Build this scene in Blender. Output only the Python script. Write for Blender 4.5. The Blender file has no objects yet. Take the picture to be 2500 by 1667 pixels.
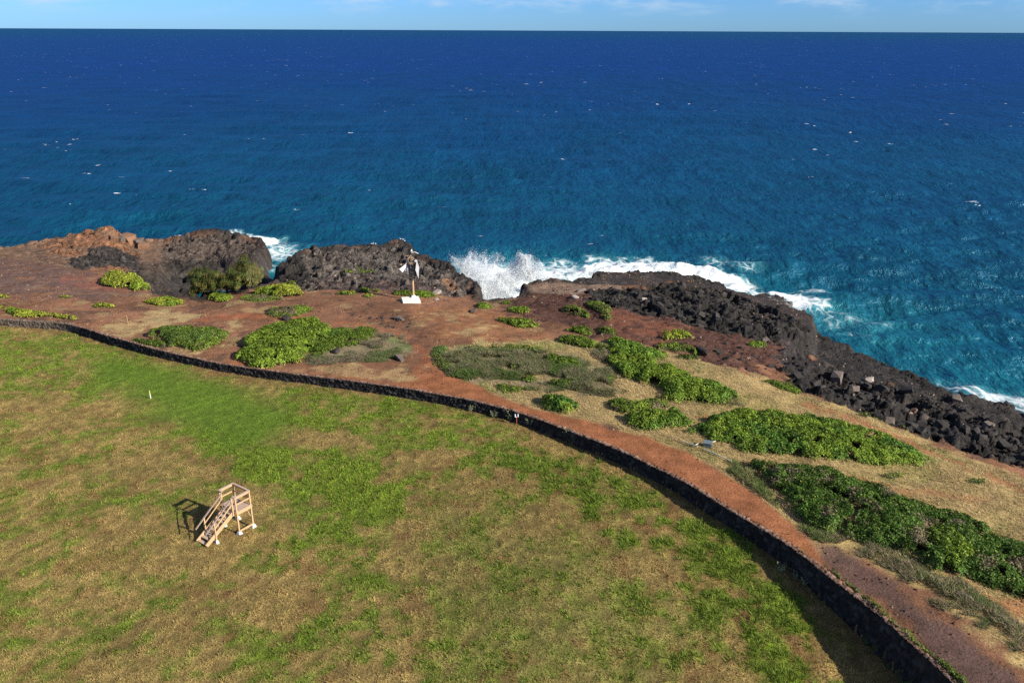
import bpy, bmesh, math, random
import numpy as np
from mathutils import Vector, Matrix
R = math.radians
random.seed(7)
rng = np.random.default_rng(7)
sc = bpy.context.scene
C = sc.collection

# ------------------------------------------------------------------ camera
H = 31.0                       # camera height above the lawn
F = 1944.0                     # focal length in photo pixels (2500 wide)
ROLL = math.atan(11.2 / 2500)
CR, SR = math.cos(ROLL), math.sin(ROLL)
PITCH = math.atan(CR * (833.5 - 74.2) / F)
SEA = -7.0
cam_d = bpy.data.cameras.new('camera')
cam = bpy.data.objects.new('camera', cam_d)
C.objects.link(cam)
sc.camera = cam
cam_d.sensor_width = 36.0
cam_d.lens = 36.0 * F / 2500.0
cam_d.clip_start = 0.5
cam_d.clip_end = 120000
fwd = Vector((0, math.cos(PITCH), -math.sin(PITCH)))
up = Vector((0, math.sin(PITCH), math.cos(PITCH)))
right = Vector((1, 0, 0))
rgt = right * CR + up * SR
upv = up * CR - right * SR
m = Matrix.Identity(4)
for i in range(3):
    m[i][0], m[i][1], m[i][2] = rgt[i], upv[i], -fwd[i]
m.translation = Vector((0, 0, H))
cam.matrix_world = m

# ------------------------------------------------------------------ world, sun, exposure
SUN_AZ, SUN_EL = R(119.2), R(29.0)      # azimuth clockwise from +Y
world = bpy.data.worlds.new('World')
sc.world = world
world.use_nodes = True
wn = world.node_tree
wn.nodes.clear()
def N(t, kind, **kw):
    n = t.nodes.new(kind)
    for k, v in kw.items():
        if k in ('operation', 'blend_type', 'data_type', 'sky_type', 'noise_dimensions', 'attribute_name',
                 'feature', 'distance', 'interpolation_type', 'clamp', 'noise_type', 'mode', 'vector_type', 'color_mode'):
            setattr(n, k, v)
        else:
            n.inputs[k].default_value = v
    return n
sky = N(wn, 'ShaderNodeTexSky', sky_type='NISHITA')
sky.sun_disc = False
sky.sun_elevation = SUN_EL
sky.sun_rotation = SUN_AZ
sky.altitude = 50
sky.air_density = 1.0
sky.dust_density = 0.15
sky.ozone_density = 3.0
bg = N(wn, 'ShaderNodeBackground', Strength=0.062)
wo = N(wn, 'ShaderNodeOutputWorld')
tint = N(wn, 'ShaderNodeMix', data_type='RGBA', blend_type='MULTIPLY')
tint.inputs[0].default_value = 1.0
wn.links.new(sky.outputs[0], tint.inputs[6])
# small trade-wind clouds low over the horizon
tc = N(wn, 'ShaderNodeTexCoord')
mp = N(wn, 'ShaderNodeMapping')
mp.inputs['Scale'].default_value = (1, 1, 4.5)
wn.links.new(tc.outputs['Generated'], mp.inputs['Vector'])
nz = N(wn, 'ShaderNodeTexNoise', Scale=9.0, Detail=8.0, Roughness=0.62)
wn.links.new(mp.outputs[0], nz.inputs['Vector'])
cr = N(wn, 'ShaderNodeMapRange', interpolation_type='SMOOTHSTEP')
cr.inputs['From Min'].default_value = 0.45
cr.inputs['From Max'].default_value = 0.74
cr.inputs['To Max'].default_value = 0.9
wn.links.new(nz.outputs[0], cr.inputs['Value'])
sp = N(wn, 'ShaderNodeSeparateXYZ')
wn.links.new(tc.outputs['Generated'], sp.inputs[0])
tel = N(wn, 'ShaderNodeMapRange', interpolation_type='SMOOTHSTEP')
tel.inputs['From Min'].default_value = 0.05; tel.inputs['From Max'].default_value = 0.45
wn.links.new(sp.outputs['Z'], tel.inputs['Value'])
tmx = N(wn, 'ShaderNodeMix', data_type='RGBA')
tmx.inputs[6].default_value = (0.42, 0.86, 1.80, 1); tmx.inputs[7].default_value = (0.62, 0.66, 0.80, 1)
wn.links.new(tel.outputs[0], tmx.inputs[0]); wn.links.new(tmx.outputs[2], tint.inputs[7])
hz = N(wn, 'ShaderNodeMapRange', interpolation_type='SMOOTHSTEP')
hz.inputs['From Min'].default_value = 0.008
hz.inputs['From Max'].default_value = 0.035
wn.links.new(sp.outputs['Z'], hz.inputs['Value'])
mu = N(wn, 'ShaderNodeMath', operation='MULTIPLY')
wn.links.new(cr.outputs[0], mu.inputs[0])
wn.links.new(hz.outputs[0], mu.inputs[1])
cm = N(wn, 'ShaderNodeMix', data_type='RGBA')
cm.inputs[7].default_value = (6.6, 8.0, 9.6, 1)
wn.links.new(mu.outputs[0], cm.inputs[0])
wn.links.new(tint.outputs[2], cm.inputs[6])
wn.links.new(cm.outputs[2], bg.inputs['Color'])
wn.links.new(bg.outputs[0], wo.inputs[0])

sd = bpy.data.lights.new('sun', 'SUN')
sd.energy = 4.9
sd.angle = R(0.5)
sd.color = (1.0, 0.94, 0.80)
sun = bpy.data.objects.new('sun', sd)
C.objects.link(sun)
S = Vector((math.sin(SUN_AZ) * math.cos(SUN_EL), math.cos(SUN_AZ) * math.cos(SUN_EL), math.sin(SUN_EL)))
sun.rotation_euler = S.to_track_quat('Z', 'Y').to_euler()
sun.location = (60, -30, 60)
sc.view_settings.view_transform = 'Standard'
sc.view_settings.look = 'None'
sc.view_settings.gamma = 1
sc.view_settings.use_curve_mapping = False
sc.view_settings.exposure = 0.58
sc.cycles.use_denoising = False
sc.cycles.max_bounces = 5
sc.cycles.diffuse_bounces = 2
sc.cycles.glossy_bounces = 2
sc.cycles.transparent_max_bounces = 4

# ------------------------------------------------------------------ helpers: photograph pixel (2500 x 1667) -> world point
def ray(px, py):
    dx, dy = px - 1250, py - 833.5
    u = CR * dx + SR * dy
    v = -SR * dx + CR * dy
    return (u / F, math.cos(PITCH) - v / F * math.sin(PITCH), -math.sin(PITCH) - v / F * math.cos(PITCH))
def un(px, py, z=0.0):
    d = ray(px, py)
    t = (z - H) / d[2]
    return (d[0] * t, d[1] * t, z)
def onY(px, py, Y):
    d = ray(px, py)
    t = Y / d[1]
    return (d[0] * t, Y, H + d[2] * t)

# ------------------------------------------------------------------ numpy noise
def _h(ix, iy, s):
    n = (ix.astype(np.int64) * 374761393 + iy.astype(np.int64) * 668265263 + s * 1274126177) & 0x7fffffff
    n = ((n ^ (n >> 13)) * 1274126177) & 0x7fffffff
    n = ((n ^ (n >> 16)) * 668265263) & 0x7fffffff
    return ((n ^ (n >> 15)) & 0xffffff) / float(0xffffff)
def vnoise(x, y, s=0):
    ix, iy = np.floor(x), np.floor(y)
    fx, fy = x - ix, y - iy
    fx = fx * fx * fx * (fx * (fx * 6 - 15) + 10)
    fy = fy * fy * fy * (fy * (fy * 6 - 15) + 10)
    a, b = _h(ix, iy, s), _h(ix + 1, iy, s)
    c, d = _h(ix, iy + 1, s), _h(ix + 1, iy + 1, s)
    return (a + (b - a) * fx) * (1 - fy) + (c + (d - c) * fx) * fy
def fbm(x, y, sc_, o=4, s=0, g=0.5):
    x = x / sc_; y = y / sc_
    r = 0; a = 1; t = 0
    for i in range(o):
        r = r + a * (vnoise(x + 17.3 * i, y - 9.1 * i, s + i) * 2 - 1)
        t += a; a *= g
        x, y = (x * 0.8 - y * 0.6) * 2.03, (x * 0.6 + y * 0.8) * 2.03
    return r / t * 1.6
def voro(x, y, sc_, s=0):
    """F1, F2, random of the cell, offset to the cell point"""
    x = x / sc_; y = y / sc_
    ix, iy = np.floor(x), np.floor(y)
    f1 = np.full(x.shape, 9.0); f2 = np.full(x.shape, 9.0)
    cid = np.zeros(x.shape); ox = np.zeros(x.shape); oy = np.zeros(x.shape)
    for i in (-1, 0, 1):
        for j in (-1, 0, 1):
            cx, cy = ix + i, iy + j
            dx = cx + _h(cx, cy, s) - x
            dy = cy + _h(cx, cy, s + 91) - y
            d = dx * dx + dy * dy
            n = d < f1
            f2 = np.where(n, f1, np.minimum(f2, d))
            cid = np.where(n, _h(cx, cy, s + 37), cid)
            ox = np.where(n, dx, ox); oy = np.where(n, dy, oy)
            f1 = np.where(n, d, f1)
    return np.sqrt(f1), np.sqrt(f2), cid, ox, oy
def blocks(x, y, sc_, s=0):
    """broken rock: tilted flat-topped cells with cracks, about -1..1"""
    wx = x + fbm(x, y, sc_ * 0.8, 2, s + 5) * sc_ * 0.25
    wy = y + fbm(x, y, sc_ * 0.8, 2, s + 9) * sc_ * 0.25
    f1, f2, c, ox, oy = voro(wx, wy, sc_, s)
    tx = _h(np.floor(c * 9999), c * 0, s + 3) * 2 - 1
    ty = _h(np.floor(c * 9999), c * 0, s + 4) * 2 - 1
    crack = np.clip((f2 - f1) / 0.14, 0, 1)
    return (c * 2 - 1) * 0.7 + (ox * tx + oy * ty) * 0.9 - (1 - crack) * 0.55
def sstep(a, b, x):
    t = np.clip((x - a) / (b - a), 0, 1)
    return t * t * (3 - 2 * t)
def sdist(x, y, poly):
    """signed distance to polygon, positive inside"""
    P = np.asarray(poly, float)[:, :2]
    best = np.full(np.shape(x), 1e18)
    ins = np.zeros(np.shape(x), bool)
    n = len(P)
    for i in range(n):
        ax, ay = P[i]; bx, by = P[(i + 1) % n]
        ex, ey = bx - ax, by - ay
        L = ex * ex + ey * ey + 1e-12
        t = np.clip(((x - ax) * ex + (y - ay) * ey) / L, 0, 1)
        d = (x - ax - t * ex) ** 2 + (y - ay - t * ey) ** 2
        best = np.minimum(best, d)
        c = ((ay > y) != (by > y)) & (x < (bx - ax) * (y - ay) / (by - ay + 1e-12) + ax)
        ins ^= c
    d = np.sqrt(best)
    return np.where(ins, d, -d)
def smooth_poly(pts, it=2, closed=True):
    P = [np.array(p, float) for p in pts]
    for _ in range(it):
        Q = []
        n = len(P)
        for i in range(n if closed else n - 1):
            a, b = P[i], P[(i + 1) % n]
            Q += [a * 0.75 + b * 0.25, a * 0.25 + b * 0.75]
        if not closed:
            Q = [P[0]] + Q + [P[-1]]
        P = Q
    return np.array(P)

# ------------------------------------------------------------------ mesh helpers
def mesh_np(name, co, faces, mat=None, cols=None, parent=None, smooth=False, extra=None):
    """faces: (n,3) or (n,4) int array"""
    me = bpy.data.meshes.new(name)
    co = np.ascontiguousarray(co, np.float32)
    faces = np.ascontiguousarray(faces, np.int32)
    k = faces.shape[1]; nf = len(faces)
    me.vertices.add(len(co)); me.vertices.foreach_set('co', co.ravel())
    me.loops.add(nf * k); me.loops.foreach_set('vertex_index', faces.ravel())
    me.polygons.add(nf)
    me.polygons.foreach_set('loop_start', np.arange(0, nf * k, k, dtype=np.int32))
    me.polygons.foreach_set('loop_total', np.full(nf, k, np.int32))
    if smooth:
        me.polygons.foreach_set('use_smooth', np.ones(nf, bool))
    if cols is not None:
        a = me.color_attributes.new('Col', 'FLOAT_COLOR', 'POINT')
        c4 = np.ones((len(co), 4), np.float32); c4[:, :3] = cols
        a.data.foreach_set('color', c4.ravel())
    for nm, arr in (extra or {}).items():
        a = me.attributes.new(nm, 'FLOAT', 'POINT')
        a.data.foreach_set('value', np.ascontiguousarray(arr, np.float32))
    me.update(calc_edges=True)
    o = bpy.data.objects.new(name, me)
    C.objects.link(o)
    if mat: me.materials.append(mat)
    if parent: o.parent = parent
    return o
class MB:
    """collects boxes, bars, tubes for one mesh"""
    def __init__(s): s.v = []; s.f = []
    def add(s, vs, fs):
        n = len(s.v); s.v += [tuple(v) for v in vs]; s.f += [tuple(i + n for i in f) for f in fs]
    def bar(s, a, b, w, t, upd=(0, 0, 1)):
        """rectangular bar from a to b; w across, t along 'up'"""
        a, b = Vector(a), Vector(b)
        d = (b - a).normalized(); u = Vector(upd)
        if abs(d.dot(u)) > 0.98: u = Vector((1, 0, 0)) if abs(d.x) < .9 else Vector((0, 1, 0))
        sx = d.cross(u).normalized(); uy = sx.cross(d).normalized()
        vs = []
        for p in (a, b):
            for i, j in ((-1, -1), (1, -1), (1, 1), (-1, 1)):
                vs.append(p + sx * (i * w / 2) + uy * (j * t / 2))
        s.add(vs, [(0, 1, 2, 3), (7, 6, 5, 4), (0, 4, 5, 1), (1, 5, 6, 2), (2, 6, 7, 3), (3, 7, 4, 0)])
    def box(s, c, sz, rz=0, taper=1.0):
        cx, cy, cz = c; vs = []
        for k, q in ((0, 1.0), (1, taper)):
            for i, j in ((-1, -1), (1, -1), (1, 1), (-1, 1)):
                x, y = i * sz[0] / 2 * q, j * sz[1] / 2 * q
                vs.append((cx + x * math.cos(rz) - y * math.sin(rz), cy + x * math.sin(rz) + y * math.cos(rz), cz + k * sz[2]))
        s.add(vs, [(3, 2, 1, 0), (4, 5, 6, 7), (0, 1, 5, 4), (1, 2, 6, 5), (2, 3, 7, 6), (3, 0, 4, 7)])
    def tube(s, pts, rad, n=10, cap=True):
        pts = [Vector(p) for p in pts]
        if not hasattr(rad, '__len__'): rad = [rad] * len(pts)
        rings = []
        for i, p in enumerate(pts):
            d = (pts[min(i + 1, len(pts) - 1)] - pts[max(i - 1, 0)]).normalized()
            u = Vector((0, 0, 1)) if abs(d.z) < .9 else Vector((1, 0, 0))
            a = d.cross(u).normalized(); b = a.cross(d)
            rings.append([p + (a * math.cos(2 * math.pi * k / n) + b * math.sin(2 * math.pi * k / n)) * rad[i] for k in range(n)])
        vs = [v for r in rings for v in r]; fs = []
        for i in range(len(rings) - 1):
            for k in range(n):
                fs.append((i * n + k, i * n + (k + 1) % n, (i + 1) * n + (k + 1) % n, (i + 1) * n + k))
        if cap:
            fs.append(tuple(range(n - 1, -1, -1))); fs.append(tuple((len(rings) - 1) * n + k for k in range(n)))
        s.add(vs, fs)
    def build(s, name, mat, parent=None, bevel=0.0):
        me = bpy.data.meshes.new(name)
        me.from_pydata(s.v, [], s.f); me.update()
        o = bpy.data.objects.new(name, me); C.objects.link(o)
        me.materials.append(mat)
        if parent: o.parent = parent
        if bevel:
            bv = o.modifiers.new('bevel', 'BEVEL'); bv.width = bevel; bv.segments = 2
        return o
def empty(name, loc=(0, 0, 0), rz=0):
    o = bpy.data.objects.new(name, None); C.objects.link(o)
    o.location = loc; o.rotation_euler = (0, 0, rz); o.empty_display_size = .5
    return o
def tag(o, label=None, cat=None, group=None, kind=None):
    if label: o['label'] = label
    if cat: o['category'] = cat
    if group: o['group'] = group
    if kind: o['kind'] = kind
    return o

# ------------------------------------------------------------------ materials
def new_mat(name):
    mt = bpy.data.materials.new(name); mt.use_nodes = True
    t = mt.node_tree; t.nodes.clear()
    b = N(t, 'ShaderNodeBsdfPrincipled', Roughness=0.9)
    b.inputs['Specular IOR Level'].default_value = 0.15
    o = N(t, 'ShaderNodeOutputMaterial'); t.links.new(b.outputs[0], o.inputs[0])
    return mt, t, b
def mul_noise(t, src, scale, lo, hi, detail=4.0, rough=.6, fmin=.3, fmax=.7, vec=None):
    """multiply a colour socket by a noise in [lo, hi]"""
    if vec is None:
        vec = N(t, 'ShaderNodeTexCoord').outputs['Object']
    n = N(t, 'ShaderNodeTexNoise', Scale=scale, Detail=detail, Roughness=rough)
    t.links.new(vec, n.inputs['Vector'])
    r = N(t, 'ShaderNodeMapRange')
    r.inputs['From Min'].default_value = fmin; r.inputs['From Max'].default_value = fmax
    r.inputs['To Min'].default_value = lo; r.inputs['To Max'].default_value = hi
    t.links.new(n.outputs[0], r.inputs['Value'])
    v = N(t, 'ShaderNodeVectorMath', operation='SCALE')
    t.links.new(src, v.inputs[0]); t.links.new(r.outputs[0], v.inputs['Scale'])
    return v.outputs[0]
def bump(t, b, scale, strength, dist=0.05, detail=6.0, vor=False, mask=None):
    tcx = N(t, 'ShaderNodeTexCoord')
    n = N(t, 'ShaderNodeTexVoronoi', Scale=scale) if vor else N(t, 'ShaderNodeTexNoise', Scale=scale, Detail=detail, Roughness=.65)
    t.links.new(tcx.outputs['Object'], n.inputs['Vector'])
    bp = N(t, 'ShaderNodeBump', Strength=strength, Distance=dist)
    t.links.new(n.outputs[0], bp.inputs['Height'])
    t.links.new(bp.outputs[0], b.inputs['Normal'])
    return bp
def plain(name, col, rough=.7, spec=.2, var=(.8, 1.15), vscale=6, bmp=.25, bscale=30, metal=0):
    mt, t, b = new_mat(name)
    rgb = N(t, 'ShaderNodeRGB'); rgb.outputs[0].default_value = (*col, 1)
    t.links.new(mul_noise(t, rgb.outputs[0], vscale, *var), b.inputs['Base Color'])
    b.inputs['Roughness'].default_value = rough; b.inputs['Specular IOR Level'].default_value = spec
    b.inputs['Metallic'].default_value = metal
    if bmp: bump(t, b, bscale, bmp, .02)
    return mt
def attr_mat(name, noises, bscale=None, bstr=.5, bdist=.08, rough=.92, spec=.1, trans=0.0):
    mt, t, b = new_mat(name)
    a = N(t, 'ShaderNodeVertexColor'); a.layer_name = 'Col'
    s = a.outputs[0]
    for (sc_, lo, hi) in noises:
        s = mul_noise(t, s, sc_, lo, hi)
    t.links.new(s, b.inputs['Base Color'])
    b.inputs['Roughness'].default_value = rough; b.inputs['Specular IOR Level'].default_value = spec
    if bscale: bump(t, b, bscale, bstr, bdist)
    if trans:
        tr = N(t, 'ShaderNodeBsdfTranslucent'); t.links.new(s, tr.inputs[0])
        mx = N(t, 'ShaderNodeMixShader'); mx.inputs[0].default_value = trans
        out = [n for n in t.nodes if n.type == 'OUTPUT_MATERIAL'][0]
        t.links.new(b.outputs[0], mx.inputs[1]); t.links.new(tr.outputs[0], mx.inputs[2])
        t.links.new(mx.outputs[0], out.inputs[0])
    return mt
M_ground = attr_mat('ground', [(0.9, .78, 1.2), (6.0, .72, 1.28)], 7.0, .8, .12)
M_lawn = attr_mat('turf', [(1.6, .75, 1.25), (9.0, .55, 1.4)], 12.0, .9, .08)
M_rock = attr_mat('lava_rock', [(0.6, .7, 1.3), (3.5, .5, 1.5)], 3.2, 1.0, .4, rough=.75, spec=.3)
M_leaf = attr_mat('leaves', [(0.5, .85, 1.15)], None, rough=.55, spec=.15, trans=.25)
M_blade = attr_mat('grass_blades', [(0.7, .85, 1.15)], None, rough=.8, spec=.15, trans=.25)
M_wall = attr_mat('wall_stone', [(4.0, .7, 1.3)], 9.0, .8, .06, rough=.85, spec=.2)

# ------------------------------------------------------------------ the stone wall's line (front face) and heights
W_left = [(0, 780, 798), (89, 784.5, 802), (167, 790, 808), (238, 810, 834), (298, 829, 851), (387, 853, 875), (477, 875, 895), (566, 893, 911),
          (700, 912, 932), (836, 929, 949), (972, 944, 970), (1109, 968, 993.7), (1211, 993.7, 1017.5), (1279, 1014, 1036), (1381, 1050, 1076), (1500, 1094, 1126)]
W_right = [(1600, 1140, 1.15, .0), (1668, 1176, 1.12, -.05), (1735, 1217, 1.1, -.1), (1825, 1271, 1.05, -.2), (1916, 1325, 1.0, -.4), (1983, 1375, 1.0, -.65),
           (2051, 1429, 1.0, -.95), (2141, 1496.5, 1.0, -1.35), (2209, 1560, 1.0, -1.65), (2276, 1618, 1.0, -1.8), (2321, 1663, 1.0, -1.9)]
WP = []          # x, y, z_top, z_base
for px, t_, b_ in W_left:
    B = un(px, b_, 0.0)
    d = ray(px, t_); k = B[1] / d[1]
    WP.append([B[0], B[1], H + d[2] * k, 0.0])
for px, t_, zt, zb in W_right:
    B = un(px, t_, zt); WP.append([B[0], B[1], zt, zb])
WP = np.array(WP)
k = np.array([.25, .5, .25]); zt = WP[:, 2].copy(); zt[1:-1] = np.convolve(WP[:, 2], k, 'valid'); WP[:, 2] = np.clip(zt, .8, 1.25)
first = WP[0] + (WP[0] - WP[2]) * 3.5; first[2:] = WP[0][2:]
dl = WP[-1] - WP[-3]; last = WP[-1] + dl * 4.0; last[2:] = (1.0, -1.9)
WP = np.vstack([first, WP, last])
WS = smooth_poly(WP, 2, closed=False)
# keep the sharp bend near the left
def lawn_poly():
    return [tuple(p[:2]) for p in WS] + [(300, -400), (-400, -400), (-400, WS[0][1])]
LAWN = lawn_poly()

# ------------------------------------------------------------------ height of the upper ground
ctrl = []
for i in range(0, len(WS), 3):
    ctrl.append((WS[i][0], WS[i][1], WS[i][2] - .12))
for p in [(0, 745, .3), (200, 770, .5), (100, 700, -.4), (0, 665, -1), (250, 720, -.3), (330, 745, .1), (200, 672, -.9), (320, 690, -1.0), (420, 755, 0), (560, 745, 0),
          (600, 775, .3), (450, 810, .6), (700, 745, -.2), (640, 722, -.8), (480, 740, -1), (540, 724, -1.4), (650, 702, -1.7), (800, 765, .1), (1007, 745, -.1), (900, 733, -.3),
          (850, 703, -.7), (1000, 700, -.7), (1000, 830, .6), (800, 850, .7), (1200, 900, .8), (1150, 760, -.4), (1200, 745, -1.0), (1080, 705, -1.0), (1300, 800, -.1),
          (1400, 760, -.6), (1350, 720, -1), (1300, 708, -1.4), (1500, 740, -1), (1500, 850, .2), (1600, 780, -.8), (1600, 705, -1.8), (1700, 850, -.6), (1750, 760, -1.5),
          (1870, 748, -2), (1850, 850, -1.2), (1960, 820, -1.6), (1800, 930, -.2), (1900, 885, -1.3), (1950, 950, -1.6), (2100, 1003, -2.2), (2250, 1055, -2.5), (2400, 1100, -2.7),
          (2500, 1140, -2.8), (1600, 1000, .6), (1800, 1050, .4), (2000, 1050, -.4), (1700, 1100, .8), (2000, 1200, .4), (2200, 1150, -.6), (2400, 1200, -1.2), (2500, 1250, -1.2),
          (2200, 1300, .5), (2400, 1400, .3), (2500, 1500, .5), (2050, 1300, .8), (2200, 1450, .95), (2350, 1600, .95), (1850, 1220, .9), (2030, 925, -3.6), (2200, 980, -3.9),
          (2350, 1030, -4.0), (2500, 1080, -4.0), (2650, 1180, -3.6), (2600, 1700, .8), (-150, 700, -.5), (-150, 780, .5)]:
    ctrl.append(un(*p))
CREST = [(-80, 614, 129), (0, 605, 130), (100, 590, 132), (200, 571, 134), (238, 560, 134), (288, 560, 134), (325, 588, 134), (400, 592, 135), (450, 577, 136), (520, 571, 136), (580, 577, 135), (618, 596, 133)]
crestw = [onY(*p) for p in CREST]
ctrl += crestw
OUT = [(735, 614, 114), (790, 609, 115), (850, 606, 116), (900, 606, 117), (950, 598, 118), (980, 595, 118), (1030, 637, 113), (1085, 645, 110), (1115, 662, 107), (1145, 692, 103)]
outw = [onY(*p) for p in OUT]
ctrl += outw
ctrl += [onY(760, 660, 108), onY(1050, 680, 105)]
ctrl += [onY(200, 620, 124), onY(300, 625, 125), onY(80, 635, 122), onY(400, 610, 131), onY(520, 605, 132)]
CT = np.array(ctrl, float)
def _tps(r2): return np.where(r2 > 1e-9, 0.5 * r2 * np.log(r2 + 1e-12), 0)
_x, _y, _z = CT.T
_A = _tps(((_x[:, None] - _x) ** 2 + (_y[:, None] - _y) ** 2) / 100.) + np.eye(len(_x)) * 0.02
_P = np.c_[np.ones(len(_x)), _x / 10, _y / 10]
_M = np.block([[_A, _P], [_P.T, np.zeros((3, 3))]])
_w = np.linalg.solve(_M, np.r_[_z, 0, 0, 0])
def Zu(x, y):
    x = np.clip(np.asarray(x, float), -100, 75); y = np.clip(np.asarray(y, float), 22, 142)
    sh = x.shape; x = x.ravel(); y = y.ravel(); r = np.zeros(len(x))
    for i in range(0, len(x), 60000):
        a, b = x[i:i + 60000], y[i:i + 60000]
        r[i:i + 60000] = _tps(((a[:, None] - _x) ** 2 + (b[:, None] - _y) ** 2) / 100.) @ _w[:-3] + _w[-3] + _w[-2] * a / 10 + _w[-1] * b / 10
    return np.clip(r, -5, 3).reshape(sh)
def at(px, py):
    z = 0.0
    for _ in range(8):
        p = un(px, py, z); z = .5 * z + .5 * float(Zu(np.array([p[0]]), np.array([p[1]]))[0])
    return un(px, py, z)
def P(pts, z=None, it=1):
    w = [at(*p) if z is None else un(p[0], p[1], z) for p in pts]
    return smooth_poly(w, it)

# lawn level (a touch of roll in the turf, lower towards the tall end of the wall)
lc = np.array([(w[0], w[1], w[3]) for w in WS[::4]] + [(-18, 45, 0), (-40, 50, 0), (0, 40, -.1), (-20, 30, 0), (10, 30, -.8), (0, 50, 0), (-60, 60, .2), (-70, 78, .1), (24, 22, -1.9)])
def Zl(x, y):
    x = np.clip(np.asarray(x, float), -110, 60); y = np.clip(np.asarray(y, float), -10, 142)
    num = 0; den = 0
    for a, b, c in lc:
        w = 1 / (((x - a) ** 2 + (y - b) ** 2) + 4) ** 1.5
        num = num + w * c; den = den + w
    return num / den + fbm(x, y, 14, 2, 3) * .10

# ------------------------------------------------------------------ coast line
SHELF_OUT = [(1888, 756), (1930, 778), (1965, 797), (2000, 815), (2040, 835), (2080, 850), (2120, 872), (2160, 884), (2200, 893), (2236, 905), (2240, 930), (2270, 938), (2310, 948),
             (2360, 966), (2420, 976), (2462, 982), (2474, 1000), (2520, 1012), (2650, 1060)]
coast = [(-400, 175), (-180, 150)] + [c[:2] for c in [(a[0], a[1] + 1.0) for a in crestw]]
coast += [onY(632, 618, 131)[:2], onY(622, 640, 129)[:2]]
coast += [un(*p, -5)[:2] for p in [(590, 648), (540, 652), (480, 655), (430, 660), (385, 668), (350, 690)]]
coast += [un(*p, -2)[:2] for p in [(365, 712), (410, 728), (455, 738), (490, 742), (530, 728), (590, 716), (640, 702), (672, 695)]]
coast += [onY(695, 665, 109)[:2], onY(692, 640, 111)[:2]] + [(a[0], a[1] + .8) for a in outw[:7]] + [(a[0] + .5, a[1] + .6) for a in outw[7:]]
coast += [un(1152, 722, -2)[:2]] + [un(*p, -1.6)[:2] for p in [(1165, 736), (1210, 738), (1260, 730), (1272, 722), (1285, 704), (1312, 692), (1350, 686), (1400, 684), (1445, 682)]]
coast += [un(*p, -3.6)[:2] for p in [(1485, 672), (1530, 667), (1560, 663), (1600, 665), (1660, 667), (1700, 680), (1750, 695), (1800, 714), (1850, 731)]]
coast += [un(*p, -4.5)[:2] for p in SHELF_OUT]
e = coast[-1]
coast += [(e[0] + 25, e[1] - 20), (160, -20), (260, -250), (260, -420), (-400, -420)]
COAST = np.array(coast)
SHELF = [(lambda w: (w[0] + 3.5, w[1] + 4.5, w[2]))(un(*p, -4.5)) for p in [(1880, 745)] + SHELF_OUT]
SHELF += [un(*p, -4.5) for p in [(2650, 1120), (2520, 1055), (2420, 1020), (2300, 975), (2200, 962), (2120, 945), (2040, 915), (1980, 905), (1930, 897), (1950, 880), (1985, 862), (1990, 835), (1985, 812), (1930, 785)]]
SLAB = [(lambda w: (w[0] + 1.5, w[1] + 5, w[2]))(un(*p, -3.4)) for p in [(1425, 684), (1470, 676), (1485, 670), (1560, 660), (1660, 664), (1750, 692), (1850, 728), (1890, 745)]]
SLAB += [un(*p, -3.4) for p in [(1830, 742), (1760, 716), (1690, 700), (1600, 693), (1500, 690), (1430, 694)]]

# ------------------------------------------------------------------ zones of the upper ground, traced as outlines on the land
def Z3(pts): return [(1200 + a / 3.357, 580 + b / 3.357) for a, b in pts]
def Z2(pts): return [(600 + a / 3.357, 500 + b / 3.357) for a, b in pts]
def Z1(pts): return [(a / 3.357, 500 + b / 3.357) for a, b in pts]
def Z4(pts): return [(1800 + a / 3.357, 700 + b / 3.357) for a, b in pts]
def ZR(pts): return [(1600 + a / 2.218, 960 + b / 2.218) for a, b in pts]
def ell(cx, cy, rx, ry, n=10, jag=.12):
    r = random.Random(int(cx * 7 + cy))
    return [(cx + rx * math.cos(t) * (1 + r.uniform(-jag, jag)), cy + ry * math.sin(t) * (1 + r.uniform(-jag, jag))) for t in [2 * math.pi * i / n for i in range(n)]]

RED = (.30, .118, .055); REDB = (.25, .122, .070); BROWN = (.13, .066, .042); TAN = (.44, .31, .15); STRAW = (.40, .285, .125)
PURP = (.16, .10, .085); LAVA = (.033, .028, .026); GREY = (.135, .11, .095); ORNG = (.33, .15, .075); BRUSH = (.21, .18, .11); GRN = (.12, .17, .04)
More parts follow.
